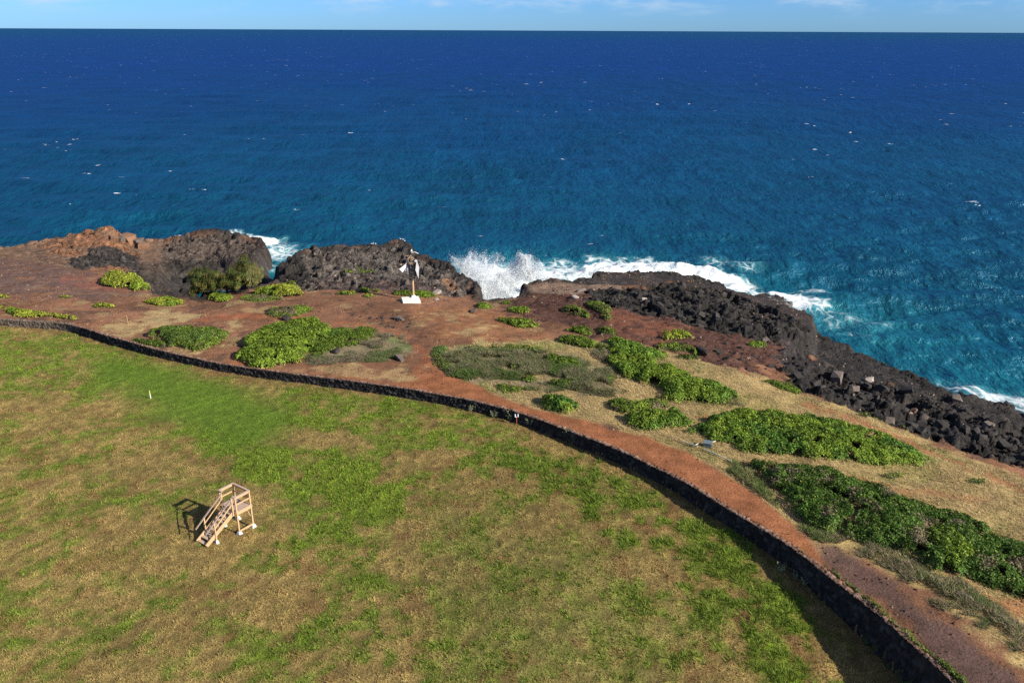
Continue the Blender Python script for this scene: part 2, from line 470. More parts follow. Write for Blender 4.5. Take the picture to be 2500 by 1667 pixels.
# name, polygon, colour, feather (m), noise amplitude (m), rock weight (None keeps)
ZONES = [
 ('purple', P([(-100, 640), (60, 620), (150, 640), (250, 690), (330, 705), (370, 720), (240, 735), (120, 722), (0, 715), (-100, 720)]), PURP, 3, 3.5, .25, .8),
 ('redplain', P([(150, 670), (330, 675), (380, 700), (280, 720), (180, 700)]), (.25, .10, .07), 3, 2.5, .05, .8),
 ('leftridge', P([(-100, 605), (0, 600), (100, 585), (230, 560), (320, 580), (420, 580), (600, 570), (640, 620), (600, 655), (420, 665), (340, 672), (250, 660), (150, 655), (60, 625), (-100, 640)]), (.20, .125, .085), 1.5, 1.5, .62, 1),
 ('ridgeorange', P([(60, 600), (180, 575), (240, 556), (300, 560), (345, 600), (330, 625), (290, 608), (230, 612), (190, 630), (120, 625)]), ORNG, 2.0, 2.5, .85, .85),
 ('ridgedark', P([(165, 645), (200, 610), (280, 600), (330, 620), (340, 650), (330, 672), (300, 662), (240, 655), (190, 660)]), (.062, .050, .046), 1.0, 1.2, 1.0, 1),
 ('ridgefoot', P([(210, 655), (290, 648), (330, 668), (250, 668)]), ORNG, 1.0, 1.0, .4, .8),
 ('headend', P([(400, 590), (450, 570), (600, 568), (640, 600), (635, 640), (560, 660), (450, 662), (400, 630)]), (.13, .095, .078), 1.5, 2.0, .95, 1),
 ('tansand1', P([(240, 800), (290, 790), (400, 752), (440, 756), (480, 770), (470, 782), (380, 795), (340, 815), (260, 812)]), TAN, 1.5, 2.0, 0, .85),
 ('outcrop', P([(685, 690), (690, 640), (735, 610), (900, 600), (985, 590), (1040, 636), (1100, 640), (1150, 690), (1155, 722), (1080, 722), (990, 705), (860, 705), (760, 712), (700, 702)]), GREY, 1.2, 1.5, 1.0, 1),
 ('outdark', P([(685, 690), (690, 640), (730, 618), (745, 650), (760, 700), (700, 702)]), LAVA, 1, 1, 1.0, 1),
 ('outmid', P([(760, 690), (860, 672), (1000, 690), (1100, 700), (1080, 722), (900, 712), (780, 712)]), (.085, .052, .045), 1.5, 2, .8, .8),
 ('outtan', P([(1070, 690), (1090, 672), (1120, 700), (1110, 715)]), (.28, .15, .085), .8, .8, .8, .9),
 ('bouldery', P([(790, 755), (860, 745), (950, 760), (1020, 770), (1060, 800), (1090, 820), (1060, 830), (990, 810), (920, 800), (840, 785)]), BROWN, 2, 3, .45, .6),
 ('midred', P([(1000, 750), (1150, 745), (1300, 780), (1350, 820), (1300, 850), (1150, 840), (1060, 830)]), (.30, .135, .065), 2, 3, .08, .8),
 ('tan2', P([(1060, 770), (1130, 765), (1180, 800), (1200, 830), (1150, 835), (1100, 810)]), TAN, 2, 3.5, 0, .6),
 ('rightrocky', P([(1270, 720), (1300, 700), (1500, 690), (1880, 745), (1980, 815), (1985, 850), (1920, 895), (1850, 920), (1700, 880), (1600, 850), (1420, 815), (1360, 790), (1270, 770), (1210, 745)]), (.10, .05, .04), 2, 3, .6, .92),
 ('rightred', P([(1480, 745), (1560, 765), (1680, 790), (1700, 810), (1560, 830), (1450, 790)]), (.22, .085, .05), 2, 3, .25, .7),
 ('brownledge', P([(1290, 712), (1310, 692), (1350, 686), (1450, 684), (1540, 700), (1560, 712), (1450, 712), (1380, 720)]), (.23, .155, .115), 1.0, 1.0, .45, 1),
 ('lavafield', P([(1400, 722), (1480, 705), (1600, 690), (1750, 705), (1880, 742), (1975, 805), (1980, 830), (1930, 850), (1800, 820), (1700, 795), (1600, 770), (1500, 750), (1420, 745)]), LAVA, 1, 2, 1.1, 1),
 ('slab', SLAB, LAVA, .6, .6, .5, 1),
 ('shelf', SHELF, (.036, .031, .030), .8, .8, .5, 1),
 ('orangecleft', P(Z4([(400, 640), (460, 540), (600, 430), (610, 560), (560, 660)])), (.20, .085, .045), .6, .8, .7, .9),
 ('blackbase', [un(*p, -4) for p in [(1890, 885), (1960, 850), (1990, 900), (2100, 925), (2300, 965), (2480, 1010), (2700, 1090), (2700, 1230), (2560, 1165), (2420, 1120), (2260, 1078), (2100, 1012), (1980, 975), (1900, 935)]], (.045, .036, .036), 1.2, 2, .8, 1),
 ('jumble', P([(1915, 905), (1990, 895), (2100, 930), (2250, 975), (2420, 1030), (2600, 1080), (2620, 1180), (2500, 1145), (2400, 1110), (2260, 1068), (2100, 1005), (1980, 965), (1925, 940)]), LAVA, .8, 1.2, 1.1, 1),
 ('farrightrock', P([(2390, 975), (2470, 985), (2480, 1005), (2420, 1000)], z=-4.5), (.19, .12, .10), 1, 1, .8, .9),
 ('redright', P([(2200, 1075), (2300, 1095), (2420, 1135), (2620, 1190), (2620, 1420), (2480, 1330), (2420, 1210), (2330, 1150)]), (.22, .10, .055), 2, 3, .12, .45),
 ('strawright', P([(1700, 880), (1820, 905), (1900, 935), (2000, 975), (2120, 1015), (2250, 1070), (2420, 1140), (2640, 1210), (2900, 1400), (2800, 1760), (2560, 1660), (2400, 1540), (2260, 1430), (2080, 1330), (1960, 1310), (1880, 1262), (1780, 1185), (1660, 1120), (1560, 1085), (1450, 1030), (1330, 1020), (1180, 960), (1050, 900), (1060, 850), (1300, 830), (1440, 830), (1700, 870)]), STRAW, 1, 1.5, 0, 1),
 ('redtrail', P([(1920, 965), (2000, 990), (2090, 1020), (2200, 1062), (2330, 1120), (2480, 1180), (2600, 1240), (2600, 1260), (2400, 1165), (2250, 1100), (2100, 1038), (1990, 1005)]), RED, .6, 1.3, 0, .75),
 ('redtrail2', P([(1730, 1012), (1830, 1000), (1880, 998), (1860, 1012), (1740, 1026), (1690, 1022)]), RED, .5, .8, 0, .7),
 ('redtrail3', P([(1790, 1118), (1900, 1128), (2100, 1170), (2250, 1195), (2420, 1215), (2420, 1225), (2200, 1205), (2000, 1165), (1850, 1135)]), RED, .5, 1.0, 0, .55),
 ('redright2', P([(2300, 1440), (2420, 1500), (2600, 1600), (2600, 1450), (2480, 1420), (2380, 1440)]), (.30, .11, .05), 1.5, 2.5, 0, .7),
 ('brush1', P([(1085, 860), (1160, 845), (1300, 860), (1420, 870), (1500, 930), (1520, 970), (1400, 960), (1250, 940), (1130, 930), (1080, 900)]), BRUSH, 1, 1.5, 0, .8),
 ('brush2', P([(800, 850), (900, 820), (960, 815), (1010, 850), (990, 875), (900, 880), (800, 880), (740, 890)]), (.24, .20, .12), 1, 1.5, 0, .9),
 ('greenrim', P([(920, 805), (980, 820), (1012, 845), (1005, 870), (985, 850), (940, 825)]), (.16, .2, .07), .5, .6, 0, .8),
 ('greenrim2', P([(1060, 850), (1080, 840), (1200, 845), (1100, 862), (1090, 890), (1150, 925), (1260, 965), (1240, 975), (1120, 935), (1062, 890)]), (.15, .19, .05), .8, 1.2, 0, .85),
 ('tan3', P([(590, 905), (700, 890), (900, 900), (1020, 910), (1060, 925), (1040, 940), (900, 925), (720, 908), (600, 900)]), (.38, .25, .12), 1, 1.5, 0, .8),
 ('tan4', P([(370, 870), (430, 865), (520, 870), (590, 800), (600, 770), (560, 780), (565, 850), (470, 858)]), TAN, 1, 1.5, 0, .8),
 ('trackleft', P([(430, 790), (560, 762), (700, 770), (880, 790), (960, 800), (1040, 850), (1060, 890), (1130, 935), (1000, 930), (1040, 880), (1000, 830), (900, 800), (700, 780), (560, 780)]), (.30, .11, .055), .8, 1.0, 0, .85),
 ('path', P([(560, 880), (640, 895), (900, 930), (1000, 935), (1050, 915), (1150, 935), (1280, 990), (1400, 1020), (1560, 1062), (1690, 1110), (1765, 1152), (1880, 1238), (1975, 1315), (2040, 1390), (1985, 1370), (1900, 1320), (1700, 1195), (1500, 1095), (1300, 1018), (1100, 966), (900, 933), (700, 912), (560, 893)]), RED, .5, .5, 0, 1),
 ('gravel', P([(1990, 1325), (2060, 1345), (2180, 1430), (2300, 1530), (2420, 1610), (2560, 1750), (2460, 1800), (2330, 1640), (2240, 1540), (2150, 1470), (2060, 1400), (1990, 1370)]), (.12, .072, .06), .8, 1.0, 0, .9),
]
ZN = {z[0]: z[1] for z in ZONES}

def upper_fields(x, y):
    """colour, rockiness of the ground outside the wall"""
    wx = fbm(x, y, 2.6, 3, 11); wy = fbm(x, y, .9, 3, 23)
    n = wx * .7 + wy * .45
    base = np.array(REDB)[None] * (1 + .25 * fbm(x, y, 5, 3, 31))[:, None]
    sp = sstep(.32, .62, fbm(x, y, 1.7, 4, 35) + .35 * fbm(x, y, 7, 2, 36))[:, None] * .55
    base = base * (1 - sp) + np.array((.085, .055, .045)) * sp
    ts = sstep(.35, .7, fbm(x, y, 2.6, 4, 38))[:, None] * .6
    base = base * (1 - ts) + np.array((.36, .25, .12)) * ts
    col = base.copy(); rock = .12 + .25 * np.clip(fbm(x, y, 6, 3, 41), 0, 1) + .35 * sp[:, 0]
    for nm, poly, c, fe, am, rk, amt in ZONES:
        pp = np.asarray(poly)
        bx = (x > pp[:, 0].min() - 6) & (x < pp[:, 0].max() + 6) & (y > pp[:, 1].min() - 6) & (y < pp[:, 1].max() + 6)
        if not bx.any(): continue
        d = sdist(x[bx], y[bx], pp) + n[bx] * am * .8
        w = sstep(-fe / 2, fe / 2, d) * amt
        if amt < .9:       # patchy where the cover is thin
            w = w * sstep(-.55, .15, fbm(x[bx], y[bx], 1.6, 4, len(nm) * 3) + (amt - .55))
        cc = np.array(c)[None] * (1 + .18 * wy[bx])[:, None]
        col[bx] = col[bx] * (1 - w[:, None]) + cc * w[:, None]
        if rk is not None: rock[bx] = rock[bx] * (1 - w) + rk * w
    return col, rock

GL = {  # turf patches: polygon in the photograph, greenness, lushness colour
 'soft': [(190, 890), (330, 872), (480, 918), (650, 950), (715, 1000), (690, 1085), (560, 1095), (440, 1045), (300, 975)],
 'band': [(430, 1020), (600, 1050), (770, 1078), (910, 1135), (1030, 1235), (930, 1290), (800, 1240), (680, 1180), (560, 1135), (450, 1060)],
 'left': [(-60, 810), (170, 820), (330, 870), (330, 1000), (250, 975), (150, 950), (-60, 960)],
 'wallstrip': [(240, 840), (480, 905), (700, 940), (1000, 975), (1220, 1050), (1120, 1120), (900, 1110), (720, 1040), (650, 960), (430, 920)],
 'diag': [(1180, 1060), (1500, 1140), (1800, 1290), (1960, 1420), (2090, 1700), (1830, 1700), (1780, 1500), (1600, 1340), (1300, 1210), (1150, 1150)],
 'centre': [(700, 1240), (900, 1210), (1010, 1400), (1120, 1700), (680, 1700), (760, 1450)],
 'midleft': [(700, 1130), (900, 1150), (1050, 1250), (900, 1420), (760, 1360)],
 'lowleft': [(-60, 1420), (300, 1400), (700, 1450), (700, 1720), (-60, 1720)],
 'dull': [(1010, 1230), (1300, 1250), (1560, 1400), (1750, 1700), (1150, 1700), (1020, 1450)],
 'mid': [(850, 1060), (1150, 1080), (1250, 1250), (1000, 1250), (850, 1200)],
}
GLW = {k: smooth_poly([un(*p, 0) for p in v], 1) for k, v in GL.items()}
def lawn_fields(x, y):
    n1 = fbm(x, y, 3.2, 4, 51); n2 = fbm(x, y, 9, 3, 61); n3 = fbm(x, y, .8, 3, 71); n4 = fbm(x, y, 1.8, 4, 81)
    D = {k: sdist(x, y, p) for k, p in GLW.items()}
    soft = lambda k, f=2.0, a=2.0: sstep(-f, f, D[k] + n1 * a)
    g = -.34 + .22 * n2 + np.zeros_like(x)
    for k, v in (('midleft', .5), ('lowleft', .18), ('left', .62), ('wallstrip', .62), ('diag', .66), ('centre', .50), ('dull', .45), ('mid', .30), ('band', 1.0)):
        g = np.maximum(g, g * (1 - soft(k)) + soft(k) * (v - .30 + .1 * n2))
    g = g + n1 * .24 + n4 * .36 + n3 * .5
    green = sstep(-.35, .5, g)
    s = soft('soft', 2.5, 1.0); bnd = soft('band', 1.2, 1.5) * (.75 + .25 * n3); green = np.clip(np.maximum(np.maximum(green, s * .96), bnd), 0, 1)
    brown = sstep(.25, .8, fbm(x, y, 2.3, 4, 91) + .15 * n3) * (1 - s)
    brown = np.clip(brown * 1.0 + .6 * soft('diag') * sstep(.0, .5, fbm(x, y, 1.3, 3, 99)), 0, 1) * (.25 + .75 * np.maximum(soft('diag'), .45 * soft('wallstrip')))
    dull = soft('dull', 5, 3); bright = sstep(.25, .9, g + .5 * bnd + .15 * soft('diag'))
    c_tan = np.array((.300, .213, .080)); c_olive = np.array((.222, .182, .052)); c_green = np.array((.15, .20, .03)); c_soft = np.array((.115, .19, .022))
    c_bright = np.array((.175, .255, .026)); c_brown = np.array((.17, .085, .04)); c_dull = np.array((.17, .18, .052))
    m = lambda a, b, w: a * (1 - w[:, None]) + b * w[:, None]
    col = np.tile(c_tan, (len(x), 1)) * (1 + .12 * n2)[:, None]
    col = m(col, c_olive, sstep(-.1, .9, n4 + .4 * n1) * .6)
    col = m(col, c_dull, dull * .55)
    col = m(col, c_green, green * .9 * (1 - .45 * dull))
    col = m(col, c_bright, bright * (1 - dull * .8))
    col = m(col, c_soft, s * .9)
    col = m(col, c_brown, np.clip(brown * (1 - bright), 0, 1) * .85)
    cl_ = fbm(x, y, .55, 3, 95)
    col = col * (1 + (.38 - .2 * s) * cl_)[:, None]
    bt = sstep(.45, .8, fbm(x, y, 1.2, 3, 97) + .3 * cl_) * (1 - s) * (1 - bright) * .5
    col = m(col, c_brown * 1.15, bt)
    return col, green, bright, s, brown

# ------------------------------------------------------------------ terrain height
def wall_d(x, y):
    return -sdist(x, y, LAWN)            # > 0 outside the wall (upper ground)
def height(x, y, fine=True):
    col, rock = upper_fields(x, y)
    zu = Zu(x, y)
    dco = sdist(x, y, COAST) + fbm(x, y, 2.5, 4, 101) * .9 + fbm(x, y, 9, 2, 102) * .8
    dsl = sdist(x, y, SHELF) + fbm(x, y, 1.6, 3, 111) * .5
    dlb = sdist(x, y, SLAB) + fbm(x, y, 1.6, 3, 112) * .5
    w = sstep(-.5, .5, dsl); zu = zu * (1 - w) + (-4.5) * w
    w = sstep(-.6, .6, dlb); zu = zu * (1 - w) + (-3.5) * w
    rough = rock
    b = blocks(x, y, 3.4, 5) * .38 + blocks(x, y, 1.35, 15) * .24
    if fine: b = b + blocks(x, y, .62, 25) * .17
    tn = fbm(x, y, 2.4, 3, 115) * .35 + fbm(x, y, 9, 2, 116) * .6
    tq = (zu + tn + b * .6) / .55; fr_ = tq - np.floor(tq)
    zter = (np.floor(tq) + sstep(.55, .95, fr_)) * .55 - tn
    lt = sstep(.55, .9, rough) * .75
    zu = zu * (1 - lt) + zter * lt
    b = b * (1 - .35 * (x < 2))
    zu = zu + b * rough * rough * 1.0 + fbm(x, y, 5, 3, 121) * .12 + fbm(x, y, .9, 3, 131) * (.02 + .05 * rough)
    # outer slopes: steps in the lava
    wid = 2.2 + .9 * fbm(x, y, 4, 2, 141)
    # the cove: gentler, rubbly sides
    dcv = sdist(x, y, smooth_poly([un(*p, -5) for p in [(350, 690), (430, 655), (600, 640), (690, 640), (690, 700), (600, 740), (400, 760), (350, 730)]], 1))
    cv = sstep(-2, 3, dcv); wid = wid + cv * 3.2
    cl = sstep(-1, 0, dco / np.maximum(wid, .6))
    floor = -9.5 + cv * (1.9 + 1.1 * fbm(x, y, 5, 3, 151)) + blocks(x, y, 2.2, 35) * .7 * cv
    floor = floor + cv * 1.0 * sstep(130, 118, y - (x + 50) * -.1) 
    edge = np.exp(-(dco / 1.6) ** 2)
    zu = np.where(x > 4, np.minimum(zu, -1.5 + .28 * np.maximum(dco, 0)), zu)
    z = floor + (zu - floor) * cl + blocks(x, y, 1.7, 45) * .3 * edge + blocks(x, y, .8, 47) * .15 * edge
    ewd = 3.2 - 1.2 * sstep(1, 4, x) + 9.0 * np.maximum(sstep(15, 21, x), sstep(103, 107, y) * sstep(6, 9, x))
    ew = (sstep(ewd, ewd - 3.0, dco + fbm(x, y, 1.5, 3, 163)) * sstep(-62, -52, x) * .94)[:, None]
    col = col * (1 - ew) + (np.array((.048, .039, .035)) * (1 + .4 * fbm(x, y, 1.8, 3, 164))[:, None]) * ew
    rock = np.maximum(rock, ew[:, 0] * .75)
    dark = np.clip(1 - cl, 0, 1)
    bw = sstep(.15, .8, dark)[:, None]
    fc = np.array((.05, .042, .04)) * (1 + .5 * fbm(x, y, 2.2, 3, 161))[:, None]
    col = col * (1 - bw) + fc * bw
    rock = np.maximum(rock, sstep(2.5, .5, dco) * .8)
    ck = np.clip(rock, 0, 1) ** 2
    for s_, c_, am_ in ((1.35, 15, .75), (.62, 25, .55)):
        q1, q2, qc_, _a, _b = voro(x + fbm(x, y, s_ * .8, 2, c_ + 5) * s_ * .25, y + fbm(x, y, s_ * .8, 2, c_ + 9) * s_ * .25, s_, c_)
        kk = 1 - ck * am_ * (1 - np.clip((q2 - q1) / .22, 0, 1)) + ck * .5 * (qc_ - .5)
        col = col * kk[:, None]
    # above: rock colour darker along the cracks, tone varied per block
    d = wall_d(x, y)
    lw = d < .22
    zl = Zl(x, y) + fbm(x, y, .55, 3, 95) * .035 + fbm(x, y, 2.5, 2, 172) * .04
    lcol, green, bright, s, brown = lawn_fields(x, y)
    # bare soil right at the wall's foot
    foot = sstep(1.2, .1, -d + .5 * fbm(x, y, 1.1, 3, 181)) * .6 * lw
    lcol = lcol * (1 - foot[:, None]) + np.array((.17, .10, .05)) * foot[:, None]
    z = np.where(lw, zl, z)
    col = np.where(lw[:, None], lcol, col)
    return z, np.clip(col, .005, 1), rock, lw, dco
def land_z(x, y):
    return height(np.atleast_1d(np.asarray(x, float)), np.atleast_1d(np.asarray(y, float)))[0]
def grid_height(X, Y, fine=True):
    n = X.size; x = X.ravel(); y = Y.ravel()
    out = [height(x[i:i + 150000], y[i:i + 150000], fine) for i in range(0, n, 150000)]
    return [np.concatenate([o[k] for o in out]) for k in range(5)]

X0, X1, Y0, Y1, ST = -112.0, 84.0, 20.0, 146.0, 0.2
nx = int((X1 - X0) / ST) + 1; ny = int((Y1 - Y0) / ST) + 1
gx = np.linspace(X0, X1, nx); gy = np.linspace(Y0, Y1, ny)
GX, GY = np.meshgrid(gx, gy)
gz, gcol, grock, glawn, gdco = grid_height(GX, GY)
gco = np.c_[GX.ravel(), GY.ravel(), gz]
GZ = gz.reshape(ny, nx)
def ground_z(x, y):
    """height of the built ground, bilinear"""
    x = np.asarray(x, float); y = np.asarray(y, float)
    fx = np.clip((x - X0) / ST, 0, nx - 1.001); fy = np.clip((y - Y0) / ST, 0, ny - 1.001)
    ix = fx.astype(int); iy = fy.astype(int); fx = fx - ix; fy = fy - iy
    return (GZ[iy, ix] * (1 - fx) + GZ[iy, ix + 1] * fx) * (1 - fy) + (GZ[iy + 1, ix] * (1 - fx) + GZ[iy + 1, ix + 1] * fx) * fy
idx = np.arange(nx * ny).reshape(ny, nx)
q = np.stack([idx[:-1, :-1], idx[:-1, 1:], idx[1:, 1:], idx[1:, :-1]], -1).reshape(-1, 4)
qc = gco[q].mean(1)
pathw = sdist(qc[:, 0], qc[:, 1], ZN['path']) > 0
gravw = sdist(qc[:, 0], qc[:, 1], ZN['gravel']) > 0
shelfw = (sdist(qc[:, 0], qc[:, 1], SHELF) > -.3) | (sdist(qc[:, 0], qc[:, 1], SLAB) > -.3)
lawnq = glawn[q].all(1)
rockq = (grock[q].mean(1) > .62) & ~lawnq
deep = gco[q][:, :, 2].max(1) < SEA - 1.6
keep = ~deep
def sub(name, mask, mat, label, cat):
    f = q[mask & keep]
    u, inv = np.unique(f, return_inverse=True)
    o = mesh_np(name, gco[u], inv.reshape(-1, 4), mat, gcol[u], smooth=True, extra={'rock': grock[u]})
    return tag(o, label, cat, kind='structure')
sub('lawn', lawnq, M_lawn, 'patchy green and tan lawn below the stone wall', 'lawn')
sub('dirt_path', pathw & ~lawnq & ~rockq, M_ground, 'red dirt footpath running along the top of the wall', 'path')
sub('gravel_path', gravw & ~lawnq & ~rockq & ~pathw, M_ground, 'brown gravel path beside the wall at the lower right', 'path')
sub('lava_shelf', shelfw & rockq, M_rock, 'flat black lava shelf at the water on the right', 'rock shelf')
sub('rocky_headland', rockq & ~shelfw & ~pathw & ~gravw, M_rock, 'rugged dark volcanic headland rock along the sea', 'rocks')
sub('ground', ~lawnq & ~rockq & ~pathw & ~gravw, M_ground, 'red dirt and dry grass ground of the headland', 'ground')
# coarse land outside the detailed part
cx = np.arange(-400, 261, 4.0); cy = np.arange(-400, 181, 4.0)
CX, CY = np.meshgrid(cx, cy)
x, y = CX.ravel(), CY.ravel()
d = sdist(x, y, COAST); dl = wall_d(x, y)
cz = np.where(dl < 0, -.25, .2); cz = np.where(y > 20, np.where(dl < 0, Zl(x, y) - .15, Zu(x, y) - .25), cz)
cz = np.where(d < 4, -12, cz)
cc = np.where((dl < 0)[:, None], np.array((.25, .2, .07)), np.array((.25, .15, .08)))
ci = np.arange(len(x)).reshape(CX.shape)
cq = np.stack([ci[:-1, :-1], ci[:-1, 1:], ci[1:, 1:], ci[1:, :-1]], -1).reshape(-1, 4)
mc = np.c_[x, y][cq].mean(1)
inside = (mc[:, 0] > X0 + 3) & (mc[:, 0] < X1 - 3) & (mc[:, 1] > Y0 + 3) & (mc[:, 1] < Y1 + 40)
cq = cq[~inside]
tag(mesh_np('terrain', np.c_[x, y, cz], cq, M_ground, cc, smooth=True), 'surrounding land beyond the headland', 'land', kind='structure')

# ------------------------------------------------------------------ ocean
def poly_sea(pts): return smooth_poly([un(*p, SEA) for p in pts], 1)
FOAM = [ # polygon, strength, feather
 (poly_sea([(600, 575), (640, 572), (700, 582), (680, 590), (640, 592), (610, 588)]), 1.0, 3),
 (poly_sea([(610, 580), (700, 590), (750, 612), (700, 632), (660, 680), (625, 640)]), .62, 4),
 (poly_sea([(630, 615), (670, 610), (680, 640), (650, 660), (632, 640)]), .85, 3),
 (poly_sea([(560, 568), (600, 566), (640, 574), (560, 574)]), .6, 2),
 (poly_sea([(600, 690), (560, 712), (600, 720), (640, 700)]), .6, 2),
 (poly_sea([(415, 672), (480, 668), (490, 690), (430, 692)]), .8, 2),
 (poly_sea([(1110, 640), (1180, 650), (1260, 650), (1330, 655), (1400, 660), (1370, 690), (1290, 700), (1260, 780), (1130, 780), (1120, 700)]), 1.0, 4),
 (poly_sea([(1260, 640), (1400, 632), (1440, 650), (1400, 668), (1300, 672)]), .6, 5),
 (poly_sea([(1375, 692), (1400, 660), (1440, 642), (1500, 636), (1560, 635), (1640, 640), (1700, 655), (1760, 668), (1840, 688), (1840, 715), (1740, 700), (1600, 680), (1480, 690)]), .98, 4),
 (poly_sea([(1560, 650), (1700, 660), (1800, 690), (1880, 712), (1960, 735), (2010, 768), (1960, 775), (1900, 760), (1840, 735), (1700, 690)]), .66, 4),
 (poly_sea([(1820, 712), (1900, 715), (1960, 728), (2000, 755), (1965, 768), (1925, 770), (1880, 755)]), 1.0, 4),
 (poly_sea([(1700, 628), (1760, 628), (1830, 645), (1850, 668), (1800, 668), (1730, 655)]), .52, 5),
 (poly_sea([(1420, 622), (1480, 628), (1460, 640), (1430, 642)]), .62, 4),
 (poly_sea([(1940, 690), (1985, 695), (2000, 715), (1960, 712)]), .58, 4),
 (poly_sea([(1960, 750), (2100, 770), (2160, 800), (2050, 800), (1990, 785)]), .46, 6),
 (poly_sea([(2060, 815), (2110, 818), (2130, 835), (2080, 835)]), .46, 4),
 (poly_sea([(2310, 945), (2400, 948), (2560, 975), (2560, 1040), (2470, 1010), (2380, 975)]), .62, 4),
 (poly_sea([(2230, 920), (2320, 938), (2300, 950), (2240, 940)]), .5, 3),
]
TURQ = [(poly_sea([(1980, 740), (2080, 750), (2250, 780), (2250, 830), (2150, 880), (2050, 850), (1960, 790)]), .8, 14),
        (poly_sea([(600, 580), (740, 600), (700, 690), (600, 720), (540, 700), (620, 640)]), 1.0, 5),
        (poly_sea([(1100, 620), (1500, 620), (1900, 690), (2050, 760), (1900, 780), (1700, 700), (1400, 700), (1100, 800)]), .7, 12),
        (poly_sea([(2250, 900), (2600, 950), (2600, 1060), (2350, 980)]), .8, 8)]
HC = H - SEA
th = np.arange(R(27), R(0.035), -0.00060)
rr = HC / np.tan(th)
rr = np.r_[20, 45, 65, rr, 90000]
an = np.linspace(R(-62), R(62), 1500)
an = np.sign(an) * (np.abs(an) ** 1.35) / (R(62) ** .35)          # finer towards the middle
AN, RR = np.meshgrid(an, rr)
ox, oy = (RR * np.sin(AN)).ravel(), (RR * np.cos(AN)).ravel()
rad = RR.ravel()
dr = rad * rad / HC * .0006 + rad * .0009
oz = np.zeros_like(ox)
wr = np.random.default_rng(3)
for i in range(46):
    lam = 2.2 * (1.085 ** i) ; lam = min(lam, 70)
    ang = R(96) + wr.normal(0, .55 if lam < 12 else .28)
    kx, ky = math.cos(ang) * 2 * math.pi / lam, math.sin(ang) * 2 * math.pi / lam
    amp = lam * .0105 if lam < 14 else 14 * .0105 * (14 / lam) ** .25
    fade = np.clip((lam / dr - 2) / 4, 0, 1)
    oz += amp * fade * np.sin(kx * ox + ky * oy + wr.uniform(0, 6.28))
gust = .75 + .4 * fbm(ox, oy, 60, 3, 301)
oz *= gust
near = rad < 420
oz[near] += (1 - np.abs(fbm(ox[near], oy[near], 3.0, 3, 311))) * .14 * np.clip((420 - rad[near]) / 300, 0, 1)
foam = np.zeros_like(ox); turq = np.zeros_like(ox)
nr = rad < 330
fx_, fy_ = ox[nr], oy[nr]
nn = fbm(fx_, fy_, 4, 3, 321)
for pl, st, fe in FOAM:
    foam[nr] = np.maximum(foam[nr], st * sstep(-fe, fe * .6, sdist(fx_, fy_, pl) + nn * 1.6))
for pl, st, fe in TURQ:
    turq[nr] = np.maximum(turq[nr], st * sstep(-fe, fe, sdist(fx_, fy_, pl) + nn * 3))
# swash along all of the shore
sh = sdist(fx_, fy_, COAST)
foam[nr] = np.maximum(foam[nr], .50 * sstep(-3.0, -.5, sh + nn))
